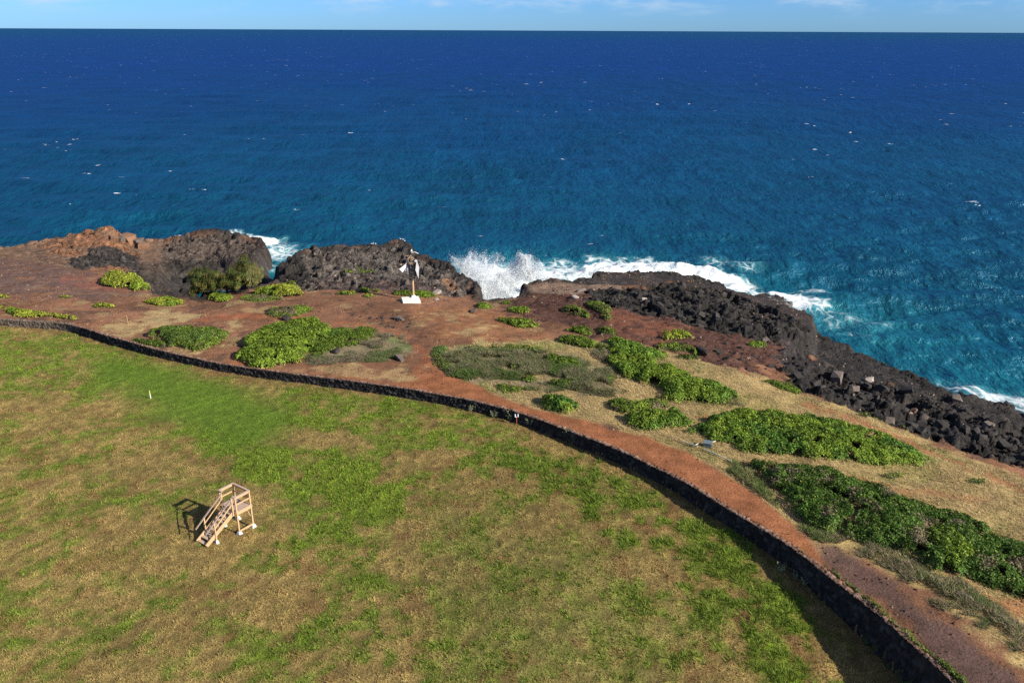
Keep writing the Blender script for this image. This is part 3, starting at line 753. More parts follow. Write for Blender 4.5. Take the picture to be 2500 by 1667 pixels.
# broken white water stands a little proud of the sea
fo = foam[nr]
oz[nr] += sstep(.8, 1, fo) * (.25 + .35 * fbm(fx_, fy_, 2.4, 3, 331) + .35 * np.abs(fbm(fx_, fy_, 5, 2, 332)))
oz += SEA
oi = np.arange(len(ox)).reshape(RR.shape)
oq = np.stack([oi[:-1, :-1], oi[1:, :-1], oi[1:, 1:], oi[:-1, 1:]], -1).reshape(-1, 4)
def ocean_mat():
    mt, t, b = new_mat('sea_water')
    L = t.links.new
    g = N(t, 'ShaderNodeNewGeometry')
    sep = N(t, 'ShaderNodeSeparateXYZ'); L(g.outputs['Position'], sep.inputs[0])
    dist = N(t, 'ShaderNodeVectorMath', operation='LENGTH'); L(g.outputs['Position'], dist.inputs[0])
    lg = N(t, 'ShaderNodeMath', operation='LOGARITHM'); lg.inputs[1].default_value = 10; L(dist.outputs['Value'], lg.inputs[0])
    big = N(t, 'ShaderNodeTexNoise', Scale=.006, Detail=3.0); L(g.outputs['Position'], big.inputs['Vector'])
    ba = N(t, 'ShaderNodeMath', operation='MULTIPLY_ADD'); ba.inputs[1].default_value = .5; ba.inputs[2].default_value = -.25
    L(big.outputs[0], ba.inputs[0])
    ad = N(t, 'ShaderNodeMath', operation='ADD'); L(lg.outputs[0], ad.inputs[0]); L(ba.outputs[0], ad.inputs[1])
    nm = N(t, 'ShaderNodeMapRange'); nm.inputs['From Min'].default_value = 2.0; nm.inputs['From Max'].default_value = 4.0
    L(ad.outputs[0], nm.inputs['Value'])
    rp = N(t, 'ShaderNodeValToRGB'); cr_ = rp.color_ramp
    stops = [(0.0, (.000, .060, .096)), (.14, (.000, .050, .104)), (.28, (.000, .035, .114)), (.38, (.000, .026, .118)), (.5, (.000, .022, .145)), (.75, (.000, .027, .140)), (1.0, (.000, .036, .110))]
    while len(cr_.elements) < len(stops): cr_.elements.new(.5)
    for el, (p, c) in zip(cr_.elements, stops): el.position = p; el.color = (*c, 1)
    L(nm.outputs[0], rp.inputs[0])
    at_ = N(t, 'ShaderNodeAttribute', attribute_name='turq')
    m1 = N(t, 'ShaderNodeMix', data_type='RGBA'); m1.inputs[7].default_value = (.01, .16, .20, 1)
    tm = N(t, 'ShaderNodeMath', operation='MULTIPLY'); tm.inputs[1].default_value = 1.0
    L(at_.outputs['Fac'], tm.inputs[0]); L(tm.outputs[0], m1.inputs[0]); L(rp.outputs[0], m1.inputs[6])
    fa0 = N(t, 'ShaderNodeAttribute', attribute_name='foam'); fm0 = N(t, 'ShaderNodeMapRange'); fm0.inputs['From Min'].default_value = .15; fm0.inputs['From Max'].default_value = .85; fm0.inputs['To Max'].default_value = .7
    L(fa0.outputs['Fac'], fm0.inputs['Value'])
    m2 = N(t, 'ShaderNodeMix', data_type='RGBA'); m2.inputs[7].default_value = (.10, .36, .40, 1); L(fm0.outputs[0], m2.inputs[0]); L(m1.outputs[2], m2.inputs[6])
    water = mul_noise(t, m2.outputs[2], .05, .8, 1.2, vec=g.outputs['Position'])
    L(water, b.inputs['Base Color'])
    t.nodes.remove(b)
    df = N(t, 'ShaderNodeBsdfDiffuse'); gl = N(t, 'ShaderNodeBsdfGlossy', Roughness=.33); gl.inputs[0].default_value = (.35, .72, 1, 1)
    L(water, df.inputs[0])
    bp = None
    for (sx, sy, scl, st_, ds, det) in ((1, .6, .75, 1.0, .9, 6.0), (1, .5, .2, 1.0, 1.6, 4.0), (1, .28, .05, .8, 3.0, 4.0), (1, .16, .014, .6, 6.0, 4.0)):
        mp1 = N(t, 'ShaderNodeMapping'); mp1.inputs['Scale'].default_value = (sx, sy, 1); mp1.inputs['Rotation'].default_value = (0, 0, R(-8)); L(g.outputs['Position'], mp1.inputs[0])
        n1 = N(t, 'ShaderNodeTexNoise', Scale=scl, Detail=det, Roughness=.6); L(mp1.outputs[0], n1.inputs['Vector'])
        b1 = N(t, 'ShaderNodeBump', Strength=st_, Distance=ds); L(n1.outputs[0], b1.inputs['Height'])
        if bp: L(bp.outputs[0], b1.inputs['Normal'])
        bp = b1
    L(bp.outputs[0], df.inputs['Normal']); L(bp.outputs[0], gl.inputs['Normal'])
    fz = N(t, 'ShaderNodeFresnel', IOR=1.33); L(bp.outputs[0], fz.inputs['Normal'])
    fc = N(t, 'ShaderNodeMath', operation='MINIMUM'); fc.inputs[1].default_value = .17; L(fz.outputs[0], fc.inputs[0])
    b = N(t, 'ShaderNodeMixShader'); L(fc.outputs[0], b.inputs[0]); L(df.outputs[0], b.inputs[1]); L(gl.outputs[0], b.inputs[2])
    # foam: mask x lacy noise
    fa = N(t, 'ShaderNodeAttribute', attribute_name='foam')
    mp2 = N(t, 'ShaderNodeMapping'); mp2.inputs['Scale'].default_value = (1, .75, 1); L(g.outputs['Position'], mp2.inputs[0])
    wv = N(t, 'ShaderNodeTexNoise', Scale=.5, Detail=2.0); L(mp2.outputs[0], wv.inputs['Vector'])
    wm = N(t, 'ShaderNodeVectorMath', operation='MULTIPLY_ADD'); L(wv.outputs['Color'], wm.inputs[0]); wm.inputs[1].default_value = (3, 3, 0); L(mp2.outputs[0], wm.inputs[2])
    vo = N(t, 'ShaderNodeTexVoronoi', Scale=.55, feature='DISTANCE_TO_EDGE'); L(wm.outputs[0], vo.inputs['Vector'])
    vr = N(t, 'ShaderNodeMapRange'); vr.inputs['From Min'].default_value = 0; vr.inputs['From Max'].default_value = .22; vr.inputs['To Min'].default_value = 1; vr.inputs['To Max'].default_value = 0
    L(vo.outputs['Distance'], vr.inputs['Value'])
    fn = N(t, 'ShaderNodeTexNoise', Scale=.45, Detail=9.0, Roughness=.72); L(wm.outputs[0], fn.inputs['Vector'])
    la = N(t, 'ShaderNodeMath', operation='MULTIPLY_ADD'); la.inputs[1].default_value = .30; L(vr.outputs[0], la.inputs[0]); L(fn.outputs[0], la.inputs[2])   # lacy + noise
    th_ = N(t, 'ShaderNodeMath', operation='ADD'); L(la.outputs[0], th_.inputs[0]); L(fa.outputs['Fac'], th_.inputs[1])
    fr = N(t, 'ShaderNodeMapRange', interpolation_type='SMOOTHSTEP'); fr.inputs['From Min'].default_value = 1.03; fr.inputs['From Max'].default_value = 1.58
    L(th_.outputs[0], fr.inputs['Value'])
    # whitecaps scattered over the open sea
    mp3 = N(t, 'ShaderNodeMapping'); mp3.inputs['Scale'].default_value = (.55, 1.0, 1); mp3.inputs['Rotation'].default_value = (0, 0, R(-9)); L(g.outputs['Position'], mp3.inputs[0])
    wc = N(t, 'ShaderNodeTexNoise', Scale=.28, Detail=4.5, Roughness=.55); L(mp3.outputs[0], wc.inputs['Vector'])
    wg = N(t, 'ShaderNodeTexNoise', Scale=.012, Detail=2.0); L(g.outputs['Position'], wg.inputs['Vector'])
    ws = N(t, 'ShaderNodeMath', operation='MULTIPLY_ADD'); ws.inputs[1].default_value = .25; L(wg.outputs[0], ws.inputs[0]); L(wc.outputs[0], ws.inputs[2])
    dk = N(t, 'ShaderNodeMapRange'); dk.inputs['From Min'].default_value = 2.1; dk.inputs['From Max'].default_value = 3.2; dk.inputs['To Min'].default_value = -.015; dk.inputs['To Max'].default_value = .0
    L(lg.outputs[0], dk.inputs['Value'])
    w3 = N(t, 'ShaderNodeMath', operation='ADD'); L(ws.outputs[0], w3.inputs[0]); L(dk.outputs[0], w3.inputs[1])
    wr_ = N(t, 'ShaderNodeMapRange', interpolation_type='SMOOTHSTEP'); wr_.inputs['From Min'].default_value = .832; wr_.inputs['From Max'].default_value = .87
    L(w3.outputs[0], wr_.inputs['Value'])
    mxf = N(t, 'ShaderNodeMath', operation='MAXIMUM'); L(fr.outputs[0], mxf.inputs[0]); L(wr_.outputs[0], mxf.inputs[1])
    fb = N(t, 'ShaderNodeBsdfPrincipled', Roughness=.9); fb.inputs['Specular IOR Level'].default_value = .1
    fb.inputs['Base Color'].default_value = (.86, .9, .92, 1)
    fbn = N(t, 'ShaderNodeBump', Strength=.5, Distance=.4); L(fn.outputs[0], fbn.inputs['Height']); L(fbn.outputs[0], fb.inputs['Normal'])
    mx = N(t, 'ShaderNodeMixShader'); L(mxf.outputs[0], mx.inputs[0]); L(b.outputs[0], mx.inputs[1]); L(fb.outputs[0], mx.inputs[2])
    out = [n for n in t.nodes if n.type == 'OUTPUT_MATERIAL'][0]; L(mx.outputs[0], out.inputs[0])
    return mt
oc = mesh_np('ocean', np.c_[ox, oy, oz], oq, ocean_mat(), smooth=True, extra={'foam': foam, 'turq': turq})
tag(oc, 'deep blue open ocean with small whitecaps and white surf at the rocks', 'ocean', kind='structure')

# ------------------------------------------------------------------ stone wall
def build_wall():
    pts = WS
    seg = np.r_[0, np.cumsum(np.hypot(*np.diff(pts[:, :2], axis=0).T))]
    n = int(seg[-1] / .065)
    s = np.linspace(0, seg[-1], n)
    p = np.array([np.interp(s, seg, pts[:, k]) for k in range(4)]).T
    tg = np.gradient(p[:, :2], axis=0); tg /= np.linalg.norm(tg, axis=1)[:, None]
    nrm = np.c_[-tg[:, 1], tg[:, 0]]                      # towards the upper ground?
    mid = len(p) // 2
    if wall_d(p[mid:mid + 1, 0] + nrm[mid, 0], p[mid:mid + 1, 1] + nrm[mid, 1])[0] < 0: nrm = -nrm
    # profile parameters: (offset into the bank, height fraction, running length)
    rows = []
    for k in range(22): rows.append((0.0, -.25 + (1.25) * k / 21, 'f'))
    for k in range(1, 9): rows.append((.42 * k / 8, 1.0, 't'))
    for k in range(1, 5): rows.append((.42, 1.0 - .5 * k / 4, 'b'))
    co = np.zeros((n, len(rows), 3)); col = np.zeros((n, len(rows), 3))
    wob = fbm(s, s * 0, 3.5, 3, 401) * .05
    for j, (o, hf, kd) in enumerate(rows):
        zt, zb = p[:, 2] + wob, p[:, 3]
        z = zb + (zt - zb) * hf
        if kd == 'f' and hf < 0: z = zb + hf
        v = z if kd == 'f' else (z * 0 + 10 + o if kd == 't' else z + 20)
        f1, f2, c, _, _ = voro(s, v * 1.25, .36, 7)
        crack = np.clip((f2 - f1) / .22, 0, 1)
        dsp = (c - .5) * .09 - (1 - crack) * .09 + fbm(s, v, .12, 2, 411) * .03
        if kd == 't': z = z + dsp * .9; oo = o
        elif kd == 'f': oo = o - dsp
        else: oo = o + dsp * .3
        co[:, j, 0] = p[:, 0] + nrm[:, 0] * oo; co[:, j, 1] = p[:, 1] + nrm[:, 1] * oo; co[:, j, 2] = z
        base = np.array((.030, .026, .026)) if kd == 'f' else (np.array((.24, .135, .095)) if o > .12 else np.array((.13, .085, .07)))  # front: dark lava stone, darkened further to paint in its shade
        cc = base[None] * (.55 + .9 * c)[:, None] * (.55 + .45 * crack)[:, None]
        # the far end is painted paler for its sunlit angle, with a dry-grass tint
        pale = sstep(-46.5, -49.5, p[:, 0])[:, None] * .8
        cc = cc * (1 - pale) + np.array((.17, .13, .10))[None] * (.7 + .5 * c)[:, None] * pale
        lich = sstep(.78, .9, c)[:, None] * (.12 if kd == 'f' else .35)
        cc = cc * (1 - lich) + np.array((.16, .15, .14)) * lich
        col[:, j] = cc
    ii = np.arange(n * len(rows)).reshape(n, len(rows))
    fq = np.stack([ii[:-1, :-1], ii[1:, :-1], ii[1:, 1:], ii[:-1, 1:]], -1).reshape(-1, 4)
    o = mesh_np('stone_wall', co.reshape(-1, 3), fq, M_wall, col.reshape(-1, 3))
    tag(o, 'long low dry stone wall of dark lava stones curving between lawn and red path', 'wall')
build_wall()

# ------------------------------------------------------------------ blades, leaves
def blades(name, x, y, z, h, w, lean, col, mat, label, cat, parent=None, kind='stuff'):
    n = len(x)
    a = rng.uniform(0, 2 * np.pi, n); b = rng.uniform(0, 2 * np.pi, n)
    dx, dy = np.cos(a) * w / 2, np.sin(a) * w / 2
    lx, ly = (np.cos(b) * lean if np.isscalar(lean) or lean.ndim == 1 else lean[0]), (np.sin(b) * lean if np.isscalar(lean) or lean.ndim == 1 else lean[1])
    co = np.empty((n, 3, 3), np.float32)
    co[:, 0] = np.c_[x - dx, y - dy, z - .01]; co[:, 1] = np.c_[x + dx, y + dy, z - .01]; co[:, 2] = np.c_[x + lx, y + ly, z + h]
    cc = np.repeat(col, 3, axis=0)
    o = mesh_np(name, co.reshape(-1, 3), np.arange(n * 3).reshape(-1, 3), mat, cc, parent)
    if kind: tag(o, label, cat, kind=kind)
    return o
def in_view(x, y, z=0.0, mg=60):
    zz = z - H
    dep = y * math.cos(PITCH) - zz * math.sin(PITCH); upp = y * math.sin(PITCH) + zz * math.cos(PITCH)
    u = F * x / dep; v = -F * upp / dep
    return (abs(u) < 1250 + mg) & (abs(v) < 834 + mg)
# lawn grass
NG = 1500000
x = rng.uniform(-70, 42, NG); y = rng.uniform(26, 88, NG)
k = in_view(x, y, 0, 120) & (rng.uniform(0, 1, NG) < np.clip(75 / np.maximum(y, 30), .8, 1.6) / 1.6)
x, y = x[k], y[k]
k = wall_d(x, y) < -.05; x, y = x[k], y[k]
col, green, bright, soft_, brown = lawn_fields(x, y)
k = rng.uniform(0, 1, len(x)) < .95 - .75 * brown * (1 - bright); x, y, col, green, bright, soft_ = x[k], y[k], col[k], green[k], bright[k], soft_[k]
z = ground_z(x, y)
n = len(x)
h = rng.uniform(.03, .11, n) * (1 + .7 * bright) * (1 + .7 * fbm(x, y, .55, 3, 95)) * (1 - .35 * soft_)
var = rng.uniform(.5, 1.6, n)[:, None] ** 1.2
strawy = (rng.uniform(0, 1, n) < .34)[:, None] * (1 - soft_[:, None] * .8)
col = col * var * (1 - strawy * .6) + np.array((.34, .25, .105)) * strawy * .6
greens = (rng.uniform(0, 1, n) < .16)[:, None]
col = np.where(greens, col * .5 + np.array((.10, .14, .03)) * .6, col)
blades('grass', x, y, z, h, rng.uniform(.035, .07, n), rng.uniform(.02, .12, n), col, M_blade, 'short patchy green and straw coloured lawn grass', 'grass')
# coarse tufts
nt = 60000
tx = rng.uniform(-66, 40, nt); ty = rng.uniform(28, 84, nt)
k = in_view(tx, ty, 0, 60) & (wall_d(tx, ty) < -.25); tx, ty = tx[k], ty[k]
_, g_, br_, so_, bw_ = lawn_fields(tx, ty)
dg = sstep(-3, 3, sdist(tx, ty, GLW['diag'])) ; dc = sstep(-3, 3, sdist(tx, ty, GLW['centre']))
pr = np.clip(g_ * .10 + br_ * .30 * (1 + dg * 1.0) + dc * g_ * .2, 0, 1) * (1 - so_)
k = rng.uniform(0, 1, len(tx)) < pr * 1.6; tx, ty, dg = tx[k], ty[k], dg[k]
m_ = 26
bx = np.repeat(tx, m_); by = np.repeat(ty, m_); D = np.repeat(.7 + .7 * dg, m_)
a = rng.uniform(0, 2 * np.pi, len(bx)); r_ = rng.uniform(.0, .12, len(bx)) * D
bx = bx + np.cos(a) * r_; by = by + np.sin(a) * r_
ln = rng.uniform(.12, .32, len(bx)) * D
tv = np.repeat(rng.uniform(.75, 1.3, len(tx)), m_) * rng.uniform(.6, 1.4, len(bx))
cg = np.array((.15, .225, .03))[None] * tv[:, None]; yl = (rng.uniform(0, 1, len(bx)) < .2)[:, None]
cg = np.where(yl, np.array((.27, .30, .06))[None] * tv[:, None], cg)
blades('coarse_grass', bx, by, ground_z(bx, by), ln * rng.uniform(.4, 1, len(bx)), rng.uniform(.03, .055, len(bx)), np.array([np.cos(a) * ln, np.sin(a) * ln]), cg, M_blade,
       'bright green spiky grass tufts scattered across the lawn', 'grass tufts')

# dry grass on the headland
NG = 1100000
x = rng.uniform(-60, 66, NG); y = rng.uniform(26, 112, NG)
k = in_view(x, y, 0, 100); x, y = x[k], y[k]
k = wall_d(x, y) > .75; x, y = x[k], y[k]
k = sdist(x, y, COAST) > 2; x, y = x[k], y[k]
ucol, urock = upper_fields(x, y)
straw = sstep(.13, .24, ucol[:, 1]) * (1 - sstep(.2, .6, urock))
brushm = np.maximum(sstep(-1, 1, sdist(x, y, ZN['brush1']) + fbm(x, y, 2, 3, 501) * 1.5), .5 * sstep(-1, 1, sdist(x, y, ZN['brush2'])))
sr = sstep(-.5, .5, sdist(x, y, ZN['strawright']) + fbm(x, y, 2, 3, 502))
pth = sdist(x, y, ZN['path']) > -.1; grv = sdist(x, y, ZN['gravel']) > -.3
pr = np.clip(straw * (.25 + .75 * sr), 0, 1) * np.where(grv, .06, 1) * np.where(pth, .0, 1) * (.35 + .65 * sstep(-.5, .2, fbm(x, y, 1.3, 3, 503)))
k = rng.uniform(0, 1, len(x)) < pr; x, y, sr, bm, ucol = x[k], y[k], sr[k], brushm[k], ucol[k]
n = len(x); hh = rng.uniform(.10, .34, n) * (.45 + .55 * sr)
v1 = rng.uniform(.55, 1.4, n)[:, None] * (1 + .38 * fbm(x, y, 2.2, 4, 504))[:, None]
c1 = np.array((.43, .335, .18))[None] * v1
pk = (rng.uniform(0, 1, n) < .3)[:, None]; c1 = np.where(pk, np.array((.40, .27, .17))[None] * v1, c1)
gp = (sstep(.05, .55, fbm(x, y, 4.5, 3, 505)) * .6 + .08); gk = (rng.uniform(0, 1, n) < gp)[:, None]; c1 = np.where(gk, np.array((.20, .24, .07))[None] * v1, c1)
kb = (rng.uniform(0, 1, n) < bm * .75)[:, None]; c1 = np.where(kb, np.array((.25, .20, .14))[None] * v1, c1)
ln = hh * rng.uniform(.3, 1.1, n); aa = rng.normal(math.pi * .95, .9, n)
blades('dry_grass', x, y, ground_z(x, y), hh * .75, rng.uniform(.03, .06, n), np.array([np.cos(aa) * ln, np.sin(aa) * ln]), c1, M_blade, 'tall straw coloured dry grass covering the headland slope', 'dry grass')
# grey twiggy brush in the mixed thicket
def thicket(poly, cnt, hgt, c, name, label, cat, green=0.0):
    pp = np.asarray(poly)[:, :2]; mn, mxx = pp.min(0) - 1, pp.max(0) + 1
    x = rng.uniform(mn[0], mxx[0], cnt); y = rng.uniform(mn[1], mxx[1], cnt)
    d = sdist(x, y, pp) + fbm(x, y, 2.4, 3, 511) * 1.2
    k = (d > 0) & (wall_d(x, y) > .8) & (fbm(x, y, 2.0, 3, 512) > -.35) & (sdist(x, y, ZN['path']) < -.4); x, y, d = x[k], y[k], d[k]; n = len(x)
    lump = .45 + .55 * np.clip(1 - voro(x, y, 1.5, 61)[0] ** 2, 0, 1)
    top = hgt * (lump + .25 * fbm(x, y, 3.5, 2, 514)) * sstep(0, 1.2, d); zz = ground_z(x, y) + top * rng.uniform(.1, .9, n)
    a = rng.uniform(0, 6.28, n); L = rng.uniform(.12, .4, n)
    v = rng.uniform(.5, 1.5, n)[:, None]
    cc = np.array(c)[None] * v; gk = (rng.uniform(0, 1, n) < green + .5 * sstep(.1, .7, fbm(x, y, 2.2, 3, 513)) * (green > 0))[:, None]
    cc = np.where(gk, np.array((.12, .18, .045))[None] * v, cc)
    return blades(name, x, y, zz, L * .6, rng.uniform(.03, .05, n), np.array([np.cos(a) * L, np.sin(a) * L]), cc, M_blade, label, cat)
thicket(P([(1085, 862), (1160, 848), (1300, 862), (1420, 872), (1500, 930), (1520, 970), (1400, 955), (1250, 935), (1130, 925), (1080, 900)]), 230000, .5, (.26, .21, .14), 'dry_brush', 'grey brown leafless brush tangled between the green shrubs', 'brush', .42)
thicket(P([(1430, 860), (1500, 850), (1560, 880), (1680, 920), (1760, 945), (1800, 985), (1740, 990), (1600, 930), (1500, 900)]), 70000, .5, (.25, .20, .14), 'dry_brush', 'strip of grey brush on the seaward side of the long bright shrub', 'brush', .08)
thicket(P([(740, 880), (800, 850), (930, 815), (1000, 840), (990, 870), (880, 885)]), 60000, .28, (.27, .21, .15), 'dry_brush', 'low pale brush on the rounded bank left of the trail fork', 'brush', .2)
thicket(P([(1745, 1105), (1800, 1120), (1880, 1200), (1960, 1270), (2040, 1310), (2020, 1330), (1940, 1290), (1860, 1225), (1780, 1160)]), 60000, .35, (.25, .21, .11), 'dry_brush', 'olive brushy fringe between red path and the dark thicket', 'brush', .45)
thicket(P([(1900, 1290), (2100, 1350), (2300, 1480), (2500, 1580), (2560, 1560), (2400, 1450), (2200, 1330), (2000, 1280)]), 90000, .35, (.30, .24, .15), 'dry_brush', 'dry weedy fringe between the dark thicket and gravel path', 'brush', .25)

# loose stones and grit on the bare soil
def stones():
    n0 = 260000
    x = rng.uniform(-85, 62, n0); y = rng.uniform(28, 120, n0)
    k = in_view(x, y, 0, 60); x, y = x[k], y[k]
    k = (wall_d(x, y) > .7) & (sdist(x, y, COAST) > 1); x, y = x[k], y[k]
    c, rk = upper_fields(x, y)
    pr = np.where(c[:, 1] < .2, .5, .12) * (.25 + sstep(-.1, .6, fbm(x, y, 2.2, 3, 701))) * np.where(sdist(x, y, ZN['path']) > 0, .35, 1)
    k = rng.uniform(0, 1, len(x)) < pr; x, y, c, rk = x[k], y[k], c[k], rk[k]; n = len(x)
    s_ = (.03 + .11 * rng.uniform(0, 1, n) ** 5 * (1 + 1.5 * rk)) [:, None, None]
    base = np.array([(1, 0, 0), (-.5, .87, 0), (-.5, -.87, 0), (0, 0, .9)])[None] * s_
    base = base * rng.uniform(.6, 1.4, (n, 4, 1)); a = rng.uniform(0, 6.28, n)
    ca, sa = np.cos(a)[:, None], np.sin(a)[:, None]
    X_ = base[:, :, 0] * ca - base[:, :, 1] * sa + x[:, None]; Y_ = base[:, :, 0] * sa + base[:, :, 1] * ca + y[:, None]; Z_ = base[:, :, 2] + ground_z(x, y)[:, None] - .004
    f = np.array([(0, 1, 3), (1, 2, 3), (2, 0, 3)])[None] + (np.arange(n) * 4)[:, None, None]
    col = c * rng.uniform(.3, 1.3, n)[:, None]; pk = (rng.uniform(0, 1, n) < .08)[:, None]; col = np.where(pk, np.array((.30, .22, .17)), col)
    tag(mesh_np('stones', np.stack([X_, Y_, Z_], -1).reshape(-1, 3), f.reshape(-1, 3), M_wall, np.repeat(col, 4, axis=0)), 'small loose stones and grit strewn over the bare red soil', 'stones', kind='stuff')
stones()

# ------------------------------------------------------------------ shrubs
NAU = (.185, .27, .03)      # beach naupaka
LIME = (.33, .36, .045)
DRK = (.065, .125, .018)
MID = (.13, .195, .025)
OLV = (.16, .19, .05)
M_stem = attr_mat('stems', [(3, .7, 1.3)], 9, .6, .05)
def leafset(cx, cy, cz, nx_, ny_, nz_, sz, col):
    n = len(cx)
    nr_ = np.c_[nx_, ny_, nz_]; nr_ /= np.linalg.norm(nr_, axis=1)[:, None] + 1e-9
    t = rng.normal(size=(n, 3)); t -= (t * nr_).sum(1)[:, None] * nr_; t /= np.linalg.norm(t, axis=1)[:, None]
    b = np.cross(nr_, t); c0 = np.c_[cx, cy, cz]; s = sz[:, None]
    co = np.stack([c0 - t * s * .6, c0 + b * s * .36, c0 + t * s * .6, c0 - b * s * .36], 1)
    co[:, 0] += nr_ * s * -.15; co[:, 2] += nr_ * s * -.15
    return co.reshape(-1, 3), np.arange(n * 4).reshape(-1, 4), np.repeat(col, 4, axis=0)
def shrub(poly, h, pal, label, name='shrub', dens=130, size=.17, lump=1.0, twig=.05, group=None, edge=1.1, seed=None, dry=0.0, cat='shrub', world_poly=None):
    w = P(poly) if world_poly is None else world_poly
    h = h * .8
    w = np.array(w)[:, :2]
    ya, yb = w[:, 1].min(), w[:, 1].max(); shift = min(.75 * h * ya / 31.0, .62 * (yb - ya))
    w[:, 1] -= shift * (w[:, 1] - ya) / max(yb - ya, .01)
    cx, cy = w.mean(0); s = int(abs(cx * 13 + cy * 7)) if seed is None else seed
    z0 = float(ground_z(cx, cy))
    root = empty(name, (cx, cy, z0)); tag(root, label, cat, group)
    mn, mx = w.min(0) - .6, w.max(0) + .6
    rmax = max(.4, np.max(sdist(*np.meshgrid(np.linspace(mn[0], mx[0], 40), np.linspace(mn[1], mx[1], 40)), w)))
    def hgt(x, y):
        d = sdist(x, y, w) + fbm(x, y, 2.2, 3, s) * min(.85, rmax * .3) + fbm(x, y, .5, 2, s + 3) * .12
        e = min(edge * (1.6 if rmax > 2 else 1), rmax * .9)
        dome = np.clip(1 - voro(x, y, 1.3 * lump, s)[0] ** 2 * 1.1, 0, 1); dome2 = np.clip(1 - voro(x, y, .55 * lump, s + 1)[0] ** 2, 0, 1)
        g = np.clip(d / e, 0, 1); g = np.sqrt(1 - (1 - g) ** 2)
        return h * g * (.40 + .38 * dome + .28 * dome2 + .12 * fbm(x, y, 3, 2, s + 2)), d
    st = .16 if (mx - mn).max() < 8 else .28
    xs = np.arange(mn[0], mx[0], st); ys = np.arange(mn[1], mx[1], st)
    X, Y = np.meshgrid(xs, ys); hh, d = hgt(X.ravel(), Y.ravel())
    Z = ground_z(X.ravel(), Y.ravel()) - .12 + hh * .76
    ii = np.arange(X.size).reshape(X.shape); fq = np.stack([ii[:-1, :-1], ii[:-1, 1:], ii[1:, 1:], ii[1:, :-1]], -1).reshape(-1, 4)
    fq = fq[(d[fq] > .12).all(1) & (fbm(X.ravel(), Y.ravel(), 1.1, 3, s + 21)[fq] > -.75).all(1)] if rmax > .8 else fq[(d[fq] > .0).any(1)]
    u, inv = np.unique(fq, return_inverse=True)
    co = np.c_[X.ravel()[u] - cx, Y.ravel()[u] - cy, Z[u] - z0]
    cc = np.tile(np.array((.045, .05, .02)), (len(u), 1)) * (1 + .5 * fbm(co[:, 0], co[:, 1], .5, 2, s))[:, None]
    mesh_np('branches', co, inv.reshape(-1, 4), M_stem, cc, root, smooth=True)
    area = float(abs(np.dot(w[:, 0], np.roll(w[:, 1], 1)) - np.dot(w[:, 1], np.roll(w[:, 0], 1))) / 2)
    size = size * .66
    n = int(max(150, area * dens * 3.3 * ((mx - mn).prod() / max(area, .1))))
    n = min(n, 260000)
    x = rng.uniform(mn[0], mx[0], n); y = rng.uniform(mn[1], mx[1], n)
    hh, d = hgt(x, y); k = (d > 0) & (d > rng.uniform(-.3, .55, n)) & (fbm(x, y, 1.1, 3, s + 21) > -.72); x, y, hh, d = x[k], y[k], hh[k], d[k]; n = len(x)
    e = .1
    hx = (hgt(x + e, y)[0] - hh) / e; hy = (hgt(x, y + e)[0] - hh) / e
    z = ground_z(x, y) + hh * rng.uniform(.74, 1.05, n) + rng.uniform(-.03, .05, n)
    c = np.zeros((n, 3)) + np.array(pal[0])
    t_ = sstep(-.3, .5, fbm(x, y, 2.4, 3, s + 7))[:, None]
    c = c * (1 - t_) + np.array(pal[1]) * t_
    c *= rng.uniform(.5, 1.5, n)[:, None] * (.6 + .8 * voro(x, y, .33, s + 5)[2])[:, None]
    yk = (rng.uniform(0, 1, n) < .08)[:, None]; c = np.where(yk, c * .4 + np.array((.33, .34, .08)) * .7, c)
    if dry > 0:
        q_ = sstep(.0, .5, fbm(x, y, 1.5, 3, s + 9) + dry * 1.2 - .55); dk_ = (rng.uniform(0, 1, n) < q_)[:, None]
        c = np.where(dk_, np.array((.21, .175, .10))[None] * rng.uniform(.6, 1.4, n)[:, None], c)
    co, fq, cc = leafset(x - cx, y - cy, z - z0, -hx * .9 + rng.normal(0, .55, n), -hy * .9 + rng.normal(0, .55, n), np.ones(n), size * rng.uniform(.7, 1.3, n), c)
    mesh_np('foliage', co, fq, M_leaf, cc, root)
    return root
far = dict(dens=90, size=.2)
shrub(ell(320, 689, 60, 20, 12, .05), 1.7, (LIME, NAU), 'round yellow-green dome-shaped shrub alone on the red plain', lump=.8, edge=2.6, **far)
shrub(ell(165, 723, 17, 4, 8), .5, (LIME, NAU), 'small flat green shrub left of the round dome-shaped shrub', **far)
shrub(ell(10, 724, 22, 4.5, 8), .5, (LIME, NAU), 'small green shrub cut by the left edge of the photo', **far)
shrub(ell(258, 746, 29, 6, 8), .5, (LIME, NAU), 'low oval green shrub midway between the round dome and the wall', **far)
shrub(Z1([(-90, 820), (150, 822), (160, 850), (300, 890), (440, 900), (630, 930), (640, 950), (500, 946), (380, 915), (200, 935), (120, 905), (60, 860), (-90, 850)]), .7, (LIME, NAU), 'long thin yellow-green shrub strip behind the far left end of the wall', **far)
shrub(ell(410, 739, 45, 12, 10), .7, (NAU, LIME), 'green shrub on the cove rim between dome shrub and feathery tree', **far)
shrub(ell(540, 726, 32, 12, 9), .7, (LIME, NAU), 'light green shrub just below the feathery tree', **far)
shrub(Z2([(110, 690), (250, 650), (400, 635), (470, 680), (485, 740), (420, 770), (300, 760), (200, 745), (90, 720)]), 1.3, (LIME, NAU), 'bright bushy shrub beside the black cliff right of the feathery tree', **far)
shrub(Z2([(-30, 740), (100, 735), (300, 760), (360, 775), (200, 790), (-20, 795)]), .35, (OLV, NAU), 'low strip of dull green ground cover along the red trail', dens=90, size=.16, dry=.3)
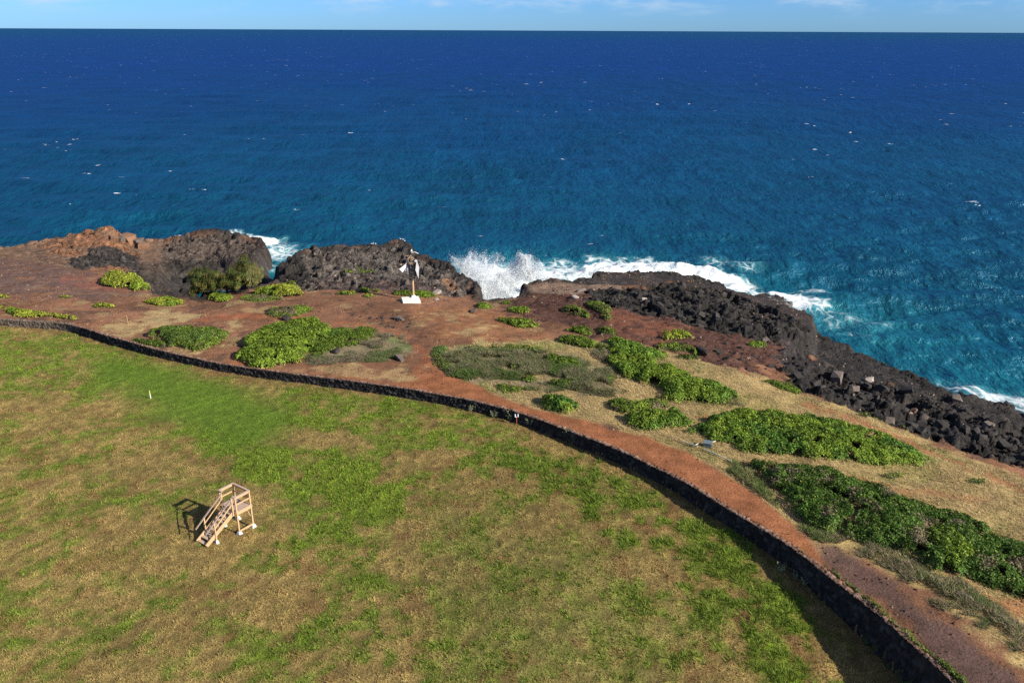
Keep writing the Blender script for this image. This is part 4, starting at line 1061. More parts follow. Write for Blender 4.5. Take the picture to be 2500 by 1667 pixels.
shrub(Z2([(130, 890), (180, 850), (300, 840), (450, 815), (600, 830), (620, 870), (500, 900), (420, 930), (300, 925), (150, 920)]), .8, (OLV, NAU), 'half dry shrub in the red dirt above the large dark green shrub', dry=.3, **far)
shrub(ell(848, 664, 17, 5, 8), .6, (NAU, LIME), 'left one of two green tufts high on the dark rock outcrop', **far)
shrub(ell(897, 661, 24, 5, 8), .6, (NAU, LIME), 'wider right one of two green tufts high on the dark outcrop', **far)
shrub(ell(845, 718, 24, 6, 8), .6, (NAU, LIME), 'flat green shrub at the foot of the dark outcrop, left of two small ones', **far)
shrub(ell(893, 709, 12, 7, 8), .6, (NAU, MID), 'small upright green shrub between flat shrub and outcrop crack', **far)
shrub(ell(921, 709, 9, 5, 8), .4, (NAU, MID), 'smallest green shrub at the foot of the dark outcrop', **far)
shrub(ell(900, 722, 14, 5, 8), .5, (LIME, NAU), 'little yellow-green shrub beside the long pole shadow', **far)
shrub(Z2([(1215, 715), (1330, 700), (1500, 705), (1570, 745), (1480, 765), (1330, 745), (1230, 740)]), .7, (MID, NAU), 'leafy green shrub strip directly behind the beacon pole', **far)
shrub(ell(1184, 746, 22, 10, 9), .6, (MID, NAU), 'green shrub at the lip facing the breaking wave', **far)
shrub(ell(1236, 736, 16, 7, 8), .5, (MID, NAU), 'small green shrub nearest the white splash', **far)
shrub(ell(1266, 755, 31, 11, 9), .6, (NAU, MID), 'spreading green shrub right of the shrub at the lip', **far)
shrub(Z3([(30, 650), (180, 655), (330, 660), (410, 705), (360, 745), (220, 735), (130, 700)]), .8, (MID, NAU), 'two toned green shrub in the middle of the red dirt', dry=.15, **far)
shrub(Z3([(570, 560), (640, 545), (760, 590), (810, 640), (780, 655), (660, 620), (580, 590)]), .8, (OLV, NAU), 'slanting green shrub, left of the pair on the red slope', **far)
shrub(Z3([(740, 530), (860, 520), (990, 570), (960, 620), (985, 670), (940, 675), (880, 610), (760, 560)]), .9, (NAU, OLV), 'bent green shrub below the white driftwood rocks', **far)
shrub(Z3([(590, 735), (690, 700), (800, 725), (820, 785), (720, 795), (620, 770)]), .8, (NAU, MID), 'rounded green shrub above the long mixed thicket', **far)
shrub(Z3([(850, 730), (950, 730), (1045, 785), (990, 800), (880, 765)]), .6, (OLV, MID), 'thin green shrub right of the rounded shrub above the thicket', **far)
shrub(Z3([(1370, 760), (1430, 742), (1560, 760), (1680, 810), (1600, 830), (1520, 825), (1440, 850), (1380, 830), (1400, 790)]), .9, (NAU, LIME), 'upper of two bright shrubs on the rocky red slope', **far)
shrub(Z3([(1310, 890), (1400, 860), (1520, 870), (1650, 905), (1690, 960), (1600, 930), (1450, 915)]), .9, (MID, NAU), 'lower of two bright shrubs on the rocky red slope', **far)
shrub(Z3([(1520, 960), (1600, 950), (1690, 970), (1700, 1000), (1600, 990), (1530, 985)]), .5, (MID, DRK), 'small dark green shrub beside the tilted dark slab', **far)
shrub(ell(1844, 839, 24, 10, 9), .7, (OLV, NAU), 'lone green shrub among the black rocks near the orange cleft', **far)
shrub(Z3([(2180, 1150), (2320, 1150), (2420, 1180), (2560, 1260), (2520, 1290), (2400, 1240), (2280, 1200), (2200, 1170)]), .5, (MID, OLV), 'narrow green shrub between the straw grass and black boulders', dry=.1, dens=110, size=.17)
shrub(ell(2120, 1011, 26, 8, 8), .5, (MID, OLV), 'small green shrub at the grass edge below the black boulders', dens=110, size=.17)
shrub(ell(2208, 1022, 16, 6, 8), .4, (OLV, MID), 'sparse green shrub inside the black boulder field', dens=90, size=.17)
shrub(Z1([(1170, 1075), (1300, 1020), (1560, 990), (1800, 1000), (1910, 1020), (1890, 1090), (1820, 1140), (1700, 1180), (1560, 1195), (1420, 1150), (1300, 1100)]), 1.2, (MID, (.13, .2, .04)), 'smooth rounded green thicket behind the wall on the left', lump=1.4, dens=120, size=.17)
shrub(Z1([(1560, 1110), (1650, 1085), (1750, 1110), (1740, 1180), (1640, 1205), (1550, 1180)]), .8, (OLV, (.26, .25, .10)), 'pale yellowish grass clump in front of the rounded green thicket', name='grass_clump', cat='grass clump', dens=120, size=.16)
shrub(Z1([(1060, 1120), (1200, 1080), (1340, 1110), (1390, 1170), (1300, 1175), (1150, 1140)]), .6, (DRK, MID), 'dark scrubby bush between wall and rounded green thicket', dry=.3, dens=120, size=.15)
shrub([(583, 855), (600, 828), (625, 806), (665, 792), (720, 786), (770, 780), (812, 793), (805, 822), (765, 850), (738, 880), (690, 897), (630, 895), (592, 880)], 1.35, (NAU, MID), 'large lumpy green shrub with big glossy leaves next to the wall', dens=115, size=.21)
shrub([(800, 800), (860, 795), (918, 803), (917, 824), (860, 846), (800, 862), (755, 872), (772, 842)], .75, (MID, (.11, .2, .03)), 'darker fine leaved shrub joined to the right of the large lumpy one', dens=150, size=.14)
shrub(Z2([(740, 1240), (830, 1225), (910, 1240), (870, 1262), (780, 1275)]), .4, (DRK, MID), 'low dark green patch on the pale brushy bank', dens=120, size=.15)
shrub(Z3([(-20, 880), (100, 875), (250, 900), (400, 905), (440, 945), (300, 935), (120, 920), (-20, 905)]), .7, (NAU, MID), 'bright green strip along the seaward rim of the grey thicket', dens=110, size=.17)
shrub(Z3([(430, 965), (520, 960), (640, 990), (720, 1030), (740, 1070), (640, 1090), (520, 1070), (440, 1030)]), .9, (DRK, MID), 'dark green shrub in the middle of the grey thicket', dens=140, size=.16)
shrub(Z3([(470, 1150), (600, 1170), (780, 1150), (800, 1190), (700, 1230), (560, 1240), (480, 1200)]), .6, (DRK, MID), 'dark grassy green shrub near the foot of the grey thicket', dens=140, size=.15)
shrub(Z3([(250, 1130), (320, 1115), (375, 1150), (340, 1185), (260, 1175)]), .5, (MID, NAU), 'little round green shrub at the left of the grey thicket', dens=130, size=.16)
shrub(Z3([(20, 1200), (120, 1190), (300, 1220), (340, 1260), (200, 1290), (60, 1260)]), .4, (OLV, MID), 'pale green low shrub beside the red path', dens=130, size=.15, dry=.25)
shrub(Z3([(90, 1010), (180, 990), (260, 1030), (230, 1090), (130, 1080)]), .6, (MID, OLV), 'olive shrub half buried in the left part of the grey thicket', dry=.25, dens=120, size=.15)
shrub(Z3([(880, 1120), (970, 1110), (1010, 1160), (940, 1190)]), .4, (MID, NAU), 'tiny green shrub in the pale brush right of the grey thicket', dens=120, size=.15)
shrub(Z2([(1780, 1160), (1900, 1150), (2000, 1190), (1960, 1250), (1840, 1240)]), .5, (OLV, MID), 'dull green shrub near the upper left rim of the grey thicket', dry=.3, dens=120, size=.15)
shrub(Z3([(560, 805), (640, 790), (760, 820), (860, 870), (840, 920), (740, 910), (640, 880), (560, 850)]), .9, (NAU, MID), 'green shrub at the top of the grey thicket', dry=.2, dens=100, size=.18)
shrub(Z3([(860, 860), (960, 880), (1000, 950), (960, 990), (860, 960)]), .6, (BRUSH, OLV), 'grey green brushy shrub left of the long bright shrub', dry=.5, dens=120, size=.14)
shrub(Z3([(950, 845), (1050, 820), (1180, 850), (1300, 890), (1410, 940), (1420, 975), (1310, 980), (1350, 1050), (1480, 1070), (1600, 1130), (1700, 1190), (1900, 1210), (2020, 1310), (2010, 1350), (1930, 1372), (1800, 1360), (1650, 1330), (1480, 1320), (1330, 1250), (1220, 1160), (1090, 1120), (960, 1040), (980, 950)]), 1.2, (NAU, (.13, .23, .03)), 'long winding bright green shrub running down the slope', dens=105, size=.20)
shrub(Z3([(900, 1330), (1050, 1310), (1200, 1330), (1330, 1300), (1460, 1330), (1480, 1400), (1350, 1420), (1200, 1440), (1080, 1450), (980, 1400)]), .8, (MID, NAU), 'spreading green shrub between the winding shrub and the path', dry=.2, dens=115, size=.18)
shrub(Z3([(395, 1285), (470, 1265), (600, 1290), (700, 1340), (745, 1390), (680, 1430), (600, 1455), (500, 1430), (410, 1360)]), 1.2, ((.085, .19, .03), NAU), 'isolated glossy green bush right beside the red path', dens=130, size=.2)
shrub(Z3([(1100, 1460), (1200, 1420), (1350, 1410), (1480, 1380), (1560, 1440), (1630, 1510), (1640, 1570), (1500, 1590), (1340, 1590), (1180, 1540)]), 1.2, (NAU, (.13, .23, .03)), 'plump bright green bush at the trail gap above the white pipe', dens=120, size=.2)
shrub(ZR([(190, 150), (300, 115), (500, 92), (700, 100), (880, 112), (1000, 150), (1100, 185), (1220, 225), (1320, 270), (1400, 320), (1450, 375), (1390, 402), (1250, 388), (1100, 368), (980, 355), (870, 375), (780, 350), (690, 350), (610, 362), (500, 345), (430, 320), (350, 270), (260, 225), (195, 190)]), 1.1, (NAU, (.10, .2, .03)), 'broad bright green shrub mound right of the utility box', dens=110, size=.21)
shrub(ZR([(500, 375), (620, 385), (760, 400), (880, 395), (1000, 430), (1110, 490), (1200, 525), (1350, 580), (1500, 625), (1650, 675), (1800, 740), (1950, 800), (2100, 850), (2160, 1200), (2010, 1135), (1900, 1090), (1760, 1010), (1650, 960), (1500, 950), (1330, 870), (1200, 815), (1050, 770), (920, 725), (810, 665), (730, 610), (660, 540), (570, 450)]), 1.3, (DRK, (.085, .16, .025)), 'very large dark green thicket stretching to the right edge', dens=120, size=.18, dry=.12, lump=1.3)
shrub(ZR([(1380, 700), (1500, 690), (1620, 740), (1680, 850), (1700, 930), (1600, 970), (1500, 930), (1440, 830)]), 1.6, (MID, NAU), 'brighter leafy shrub growing out of the very large dark thicket', dens=120, size=.19)
shrub(ell(2381, 1175, 20, 8, 8), .6, (MID, DRK), 'small dark green shrub alone in the pale dry grass', dens=120, size=.15)
shrub(ell(2181, 1158, 26, 9, 8), .35, (OLV, LIME), 'faint yellow-green shrub in the dry grass below the broad mound', dens=120, size=.15)
shrub(Z2([(1530, 1170), (1600, 1140), (1690, 1160), (1640, 1230), (1680, 1330), (1760, 1400), (1700, 1390), (1580, 1330), (1520, 1240)]), .4, ((.14, .22, .06), OLV), 'pale green low shrub rimming the bank right of the trail fork', dens=140, size=.13)
shrub(ZR([(850, 895), (930, 925), (1010, 985), (1100, 1045), (1170, 1100), (1250, 1190), (1330, 1260), (1420, 1330), (1530, 1420), (1640, 1520), (1720, 1590), (1640, 1590), (1560, 1510), (1450, 1420), (1340, 1325), (1230, 1215), (1130, 1120), (1030, 1030), (940, 960)]), .45, (DRK, MID), 'narrow strip of weeds growing along the top of the wall', name='weeds', cat='weeds', dens=170, size=.14, dry=.1, edge=.4)
shrub(ZR([(700, 805), (760, 815), (820, 870), (790, 880), (740, 850)]), .3, (MID, OLV), 'short weed patch on the wall top where the gravel begins', name='weeds', cat='weeds', dens=150, size=.12, dry=.2, edge=.4)

# ------------------------------------------------------------------ wind-swept ironwood tree on the cove rim
def ironwood():
    b = at(556, 716); bx, by = b[0], b[1]; bz = float(ground_z(bx, by))
    root = empty('ironwood_tree', (bx, by, bz)); tag(root, 'feathery dark green ironwood tree leaning over the small cove', 'tree')
    tr = MB()
    tr.tube([(0, 0, -.3), (-.1, .1, .5), (.2, .1, 1.3), (.9, .3, 2.2), (1.9, .2, 2.9)], [.22, .19, .15, .10, .05], 8)
    tips = []
    rr_ = random.Random(5)
    for i in range(17):
        t = rr_.uniform(.2, 1); z0_ = .3 + t * 1.4; ang = rr_.uniform(-.5, .5) + (0 if rr_.random() < .6 else math.pi)
        L = rr_.uniform(1.6, 4.3) if math.cos(ang) > 0 else rr_.uniform(1.6, 4.2)
        hz_ = rr_.uniform(.5, 1.9) + (.55 if math.cos(ang) > 0 else -.45)
        e = (math.cos(ang) * L, math.sin(ang) * L * .8 + rr_.uniform(-1.2, 1.2), z0_ + hz_)
        m1 = (e[0] * .5, e[1] * .5, z0_ + hz_ * .35)
        tr.tube([(.05, .05, z0_ * .7), m1, e], [.09, .06, .02], 6)
        tips.append((m1, e))
    tips = tips[::3]
    tr.build('trunk', plain('bark', (.10, .075, .06), .9), root)
    ax, ay, az, lx, ly, hh, cc = [], [], [], [], [], [], []
    for m1, e in tips:
        for k in range(34):
            t = rng.uniform(.15, 1.12); p = [m1[j] * (1 - t) + e[j] * t + rng.normal(0, .42) for j in range(3)]
            nb = 95
            v = rng.uniform(.6, 1.35)
            ax.append(p[0] + rng.normal(0, .18, nb)); ay.append(p[1] + rng.normal(0, .2, nb)); az.append(p[2] + rng.normal(0, .16, nb))
            L = rng.uniform(.25, .6, nb); a = rng.normal(.4, .8, nb)
            lx.append(np.cos(a) * L * .7); ly.append(np.sin(a) * L * .7); hh.append(rng.uniform(-.15, .45, nb))
            c = np.array((.085, .105, .03)) if rng.uniform() < .7 else np.array((.17, .155, .05))
            if p[0] > 2.6: c = c * .7 + np.array((.17, .15, .06)) * .4
            cc.append(c[None] * v * rng.uniform(.7, 1.35, nb)[:, None])
    for k in range(520):
        u = rng.uniform(-4.5, 4.4); zt_ = 2.3 + .26 * u - .05 * u * u * (1 if u < 0 else .4) + .35 * math.sin(u * 2.3); zc = rng.uniform(.35, 1.0) ** .6 * max(zt_, .5)
        p = (u, rng.normal(0, 1.1) - .1 * u, zc); nb = 70; v = rng.uniform(.6, 1.4)
        ax.append(p[0] + rng.normal(0, .14, nb)); ay.append(p[1] + rng.normal(0, .16, nb)); az.append(p[2] + rng.normal(0, .12, nb))
        L = rng.uniform(.2, .55, nb); a = rng.normal(.3, .6, nb); lx.append(np.cos(a) * L * .6); ly.append(np.sin(a) * L * .6); hh.append(rng.uniform(.0, .6, nb))
        c = np.array((.12, .145, .035)) if rng.uniform() < .6 else np.array((.22, .20, .06))
        if u > 3.2: c = c * .6 + np.array((.30, .26, .12)) * .45
        cc.append(c[None] * v * rng.uniform(.7, 1.35, nb)[:, None])
    ax, ay, az, lx, ly, hh, cc = [np.concatenate(q_) for q_ in (ax, ay, az, lx, ly, hh, cc)]
    az = np.maximum(az, .15)
    blades('crown', ax, ay, az, hh, np.full(len(ax), .085), np.array([lx, ly]), cc, M_blade, None, None, root, kind=None)
ironwood()

# ------------------------------------------------------------------ lava boulders
M_bould = plain('black_lava', (.040, .034, .031), .8, .3, (.55, 1.6), 1.5, .9, 8)
M_bgrey = plain('grey_lava', (.12, .095, .08), .85, .25, (.7, 1.35), 2, .8, 8)
M_borng = plain('rusty_rock', (.25, .135, .085), .85, .2, (.7, 1.3), 2, .8, 8)
M_bpink = plain('pinkish_grey_rock', (.17, .135, .12), .85, .2, (.75, 1.25), 2, .6, 6)
M_bpale = plain('pale_rock', (.36, .31, .275), .85, .2, (.8, 1.15), 2, .5, 6)
def rock_mesh(seed, mat, flat=.7, npt=15):
    r = random.Random(seed); bm = bmesh.new()
    for i in (-1, 1):
        for j in (-1, 1):
            for k_ in (-1, 1):
                bm.verts.new(((i * .42 + r.uniform(-.17, .17)), (j * .36 + r.uniform(-.17, .17)), (k_ * .40 + r.uniform(-.15, .15)) * flat))
    for _ in range(max(0, npt - 11)):
        v = Vector((r.gauss(0, 1), r.gauss(0, 1), r.gauss(0, 1))).normalized() * r.uniform(.5, .62)
        bm.verts.new((v.x, v.y * .9, v.z * flat))
    bmesh.ops.convex_hull(bm, input=bm.verts)
    bmesh.ops.delete(bm, geom=[v for v in bm.verts if not v.link_faces], context='VERTS')
    bmesh.ops.dissolve_limit(bm, angle_limit=R(8), verts=bm.verts, edges=bm.edges)
    bmesh.ops.bevel(bm, geom=list(bm.edges), offset=.018, segments=1, affect='EDGES')
    me = bpy.data.meshes.new('boulder'); bm.to_mesh(me); bm.free(); me.materials.append(mat)
    return me
import bmesh
protos = [rock_mesh(i, M_bould, .55 + .1 * (i % 4), 12 + i) for i in range(7)] + [rock_mesh(20, M_bgrey), rock_mesh(21, M_bgrey, .5)]
def put_rock(me, px, py, size, label, group=None, rz=None, tilt=None, sc3=(1, 1, 1), name='boulder', wp=None, cat='rock', sink=.12):
    p = at(px, py) if wp is None else wp
    if wp is None:
        for _ in range(6):
            zz = float(ground_z(p[0], p[1])); p2 = un(px, py, zz); p = ((p[0] + p2[0]) / 2, (p[1] + p2[1]) / 2, zz)
    o = bpy.data.objects.new(name, me); C.objects.link(o)
    o.location = (p[0], p[1], float(ground_z(p[0], p[1])) + size * sink)
    rr_ = random.Random(int(p[0] * 91 + p[1] * 57))
    o.rotation_euler = tilt or (rr_.uniform(-.5, .5), rr_.uniform(-.5, .5), 0)
    o.rotation_euler.z = rr_.uniform(0, 6.28) if rz is None else rz
    o.scale = (size * sc3[0], size * sc3[1], size * sc3[2])
    return tag(o, label, cat, group)
def scatter(poly, cnt, s0, s1, label, group):
    w = np.asarray(poly)[:, :2]; mn, mx = w.min(0), w.max(0); k = 0
    while k < cnt:
        x, y = rng.uniform(mn[0], mx[0]), rng.uniform(mn[1], mx[1])
        if sdist(np.array([x]), np.array([y]), w)[0] < .2: continue
        s = s0 + (s1 - s0) * rng.uniform() ** 2.2
        put_rock(protos[rng.integers(0, 9 if rng.uniform() < .2 else 7)], 0, 0, s, label, group, wp=(x, y, 0)); k += 1
JUM = P([(1915, 905), (1990, 900), (2100, 935), (2250, 978), (2420, 1030), (2560, 1070), (2580, 1150), (2500, 1140), (2400, 1108), (2260, 1062), (2100, 1000), (1980, 958), (1925, 935)])
scatter(JUM, 170, .3, 1.05, 'angular black lava boulder in the long jumble below the grassy slope', 'black boulders below the grassy slope')
scatter(P([(1410, 725), (1600, 705), (1750, 715), (1880, 750), (1960, 810), (1900, 845), (1780, 815), (1650, 780), (1500, 745)]), 110, .3, 1.05, 'angular black lava boulder on the dark rock field above the surf', 'black boulders above the surf')
scatter(P([(1700, 830), (1850, 850), (1930, 880), (1900, 915), (1780, 900), (1700, 870)]), 22, .25, .7, 'dark stone on the brown rocky ground inland of the lava shelf', 'dark stones on brown rocky ground')
scatter(P([(830, 770), (950, 775), (1050, 800), (1040, 825), (930, 800), (840, 790)]), 16, .25, .6, 'dark stone half sunk in the red dirt in front of the beacon', 'dark stones in the red dirt')
for _i, (_px, _Y, _s, _m, _l) in enumerate([(243, 132.5, 1.7, M_bgrey, 'dark left block of the crag on the left ridge'), (262, 133.5, 2.3, M_borng, 'largest orange brown block on top of the left ridge crag'), (283, 133.5, 1.9, M_bgrey, 'squarish right block of the crag on the left ridge'),
        (296, 132, 1.9, M_borng, 'small rusty block right of the crag on the left ridge'), (225, 131.5, 1.6, M_borng, 'low rusty block left of the crag on the left ridge')]):
    _wx = (_px - 1250) / F * _Y * .97
    put_rock(rock_mesh(60 + _i, _m, .75, 16), 0, 0, _s, _l, wp=(_wx, _Y, 0), tilt=(.1, .1, 0), sink=.08)
put_rock(rock_mesh(31, M_bpink, .9), 2042, 922, 1.15, 'big pinkish grey block standing up among the black boulders')
put_rock(rock_mesh(32, M_bpale, .8), 2122, 932, .9, 'rounded pale grey boulder right of the pinkish block')
put_rock(rock_mesh(33, M_borng, 1.0), 2169, 946, .95, 'upright rusty orange rock among the black boulders')
put_rock(rock_mesh(34, M_borng, .4), 2117, 990, 1.1, 'tilted orange slab on the lower side of the boulder jumble', sc3=(1, .5, 1))
put_rock(rock_mesh(35, M_borng, .4), 2230, 1004, .9, 'flat rusty slab lying right of the tilted orange slab')
put_rock(rock_mesh(36, M_bpink, .8), 2410, 1042, 1.0, 'greyish block with a pale edge near the right end of the boulders')
put_rock(rock_mesh(37, M_bpink, .5), 2335, 975, 1.2, 'broad weathered grey rock at the water side of the boulders')
put_rock(rock_mesh(38, M_bgrey, .8), 2085, 958, 1.6, 'large dark grey leaning slab below the pinkish block', sc3=(1, .6, 1))
put_rock(rock_mesh(39, M_bpale, .35), 1405, 727, .9, 'pale flat stone, left of the pale stones on the black rock')
put_rock(rock_mesh(40, M_bpale, .35), 1574, 733, .9, 'pale flat stone, right of the pale stones on the black rock')
put_rock(rock_mesh(41, M_bpink, .3), 1418, 712, 1.4, 'long pinkish flat slab on the ledge near the splash', sc3=(1, .4, 1))
put_rock(rock_mesh(42, M_bould, .35, 12), 1712, 862, 2.0, 'dark elongated slab lying at the end of the green shrubs', rz=R(105), tilt=(0, .05, 0), sc3=(1, .3, 1))
put_rock(rock_mesh(43, M_bgrey, .4), 980, 778, 2.2, 'low domed dark rock outcropping just below the white beacon base', sc3=(1, .8, .5), sink=-.03)
put_rock(rock_mesh(44, M_bgrey, .4), 976, 878, 1.4, 'flat dark rock on the pale bank right of the shrubs', sc3=(1, .6, .7))
put_rock(rock_mesh(45, M_bould, .5), 817, 862, .9, 'dark rock beside the low dark green patch')
put_rock(rock_mesh(46, M_bould, .8), 700, 781, 1.0, 'round black boulder above the large lumpy shrub')
put_rock(rock_mesh(47, M_bpale, .6), 1068, 716, 1.0, 'white stone under the right end of the outcrop')
put_rock(rock_mesh(48, M_bpale, .4), 1066, 732, .6, 'small pale stone on red dirt behind the beacon base')
put_rock(rock_mesh(49, M_bgrey, .35), 1158, 761, 1.6, 'flat brown slab in the dirt right of the beacon', sc3=(1, .5, .6))
put_rock(rock_mesh(50, M_bgrey, .8), 2360, 1463, .55, 'small grey rock in the dry grass near the right edge')

# ------------------------------------------------------------------ wooden stair platform
M_wood = plain('fresh_lumber', (.56, .36, .20), .75, .2, (.85, 1.12), 5, .2, 40)
M_woodt = plain('weathered_lumber', (.50, .36, .28), .8, .2, (.85, 1.12), 5, .2, 40)
M_foot = plain('concrete_footing', (.62, .62, .60), .9, .1, (.9, 1.1), 8, .3, 30)
def platform():
    Fx, Fy = -17.93, 44.34
    root = empty('viewing_platform', (Fx, Fy, float(ground_z(Fx, Fy)))); tag(root, 'raised wooden viewing platform with a steep stair and handrails on the lawn', 'platform')
    a = Vector((math.cos(R(54)), math.sin(R(54)), 0)); b = Vector((math.cos(R(146)), math.sin(R(146)), 0))
    WA, WB, DZ, TZ = 1.08, 1.60, 1.72, 2.80
    def p(u, v, z): return a * u + b * v + Vector((0, 0, z))
    corners = [(0, 0), (WA, 0), (WA, WB), (0, WB)]
    for i, (u, v) in enumerate(corners):
        mb = MB(); mb.bar(p(u, v, .18), p(u, v, TZ - .04), .10, .10, a); l = mb.build('leg', M_wood, root, .006)
        mb = MB(); c = p(u, v, -.05); mb.box((c.x, c.y, -.05), (.36, .36, .27), R(54), .5); mb.build('footing', M_foot, l, .01)
    mb = MB()
    nb = 7
    for k in range(nb):
        u = WA * (k + .5) / nb; mb.bar(p(u, -.06, DZ), p(u, WB + .06, DZ), WA / nb - .012, .035)
    mb.build('deck', M_woodt, root)
    mb = MB()
    for (s, e) in (((-.06, -.065), (WA + .06, -.065)), ((WA + .065, -.02), (WA + .065, WB + .02)), ((WA + .06, WB + .065), (-.06, WB + .065)), ((-.065, WB + .02), (-.065, -.02))):
        mb.bar(p(*s, DZ - .12), p(*e, DZ - .12), .04, .19)
    mb.build('deck_frame', M_wood, root)
    # rails: right side F-R, back R-B, left B-L, two stubs at the stair side
    mb = MB()
    for s, e in (((-.07, 0), (WA + .07, 0)), ((WA, .075), (WA, WB - .075)), ((WA + .07, WB), (-.07, WB)), ((0, .075), (0, .26)), ((0, 1.24), (0, WB - .075))):
        mb.bar(p(*s, TZ), p(*e, TZ), .145, .04)
    mb.build('top_rail', M_woodt, root, .005)
    mb = MB()
    for s, e in (((0, 0), (WA, 0)), ((WA, 0), (WA, WB)), ((WA, WB), (0, WB))):
        for z in (TZ - .10,): mb.bar(p(*s, z), p(*e, z), .04, .13)
        mb.bar(p(*s, DZ + .52), p(*e, DZ + .52), .04, .09)
    mb.build('mid_rail', M_wood, root)
    mb = MB(); mb.bar(p(0.02, -.07, .27), p(WA, -.07, .27), .04, .13)
    mb.build('cross_beam', M_wood, root)
    mb = MB(); mb.bar(p(WA + .06, .05, .45), p(WA + .06, .95, DZ - .2), .04, .09); mb.bar(p(.1, WB + .06, DZ - .2), p(WA - .1, WB + .06, .5), .04, .09)
    mb.build('brace', M_wood, root)
    # stair, slightly askew to the deck
    def q(t, v, z): # t 0 at deck .. 1 at the ground
        return a * (-.08 - 2.02 * t) + b * (v + .30 * t) + Vector((0, 0, z))
    V0, V1 = .22, 1.17
    for v in (V0, V1):
        mb = MB(); mb.bar(q(0, v, DZ - .10), q(1, v, .06), .045, .27); mb.build('stringer', M_wood, root, .004)
    nst = 8
    for k in range(nst):
        t = (k + .55) / nst; mb = MB(); z = DZ - .02 - (DZ - .02) * t
        c0, c1 = q(t, V0 + .03, z), q(t, V1 - .03, z); mb.bar(c0, c1, .26, .04); mb.build('tread', M_woodt, root)
    for v in (V0 - .045, V1 + .045):
        n0 = MB(); n0.bar(q(.68, v, .2), q(.68, v, .60 + .92), .085, .085, a); nn_ = n0.build('newel_post', M_wood, root)
        n2 = MB(); n2.bar(q(.03, v, DZ - .3), q(.03, v, TZ - .04), .085, .085, a); n2.build('newel_post', M_wood, root)
        n3 = MB(); c = q(.68, v, 0); n3.box((c.x, c.y, -.05), (.24, .24, .27), R(54), .5); n3.build('footing', M_foot, nn_)
        mb = MB(); mb.bar(q(.0, v, TZ - .05), q(.99, v, .93), .13, .04); mb.build('handrail', M_woodt, root, .004)
        mb = MB(); mb.bar(q(.03, v, TZ - .50), q(.70, v, 1.02), .04, .09); mb.build('lower_rail', M_wood, root)
platform()

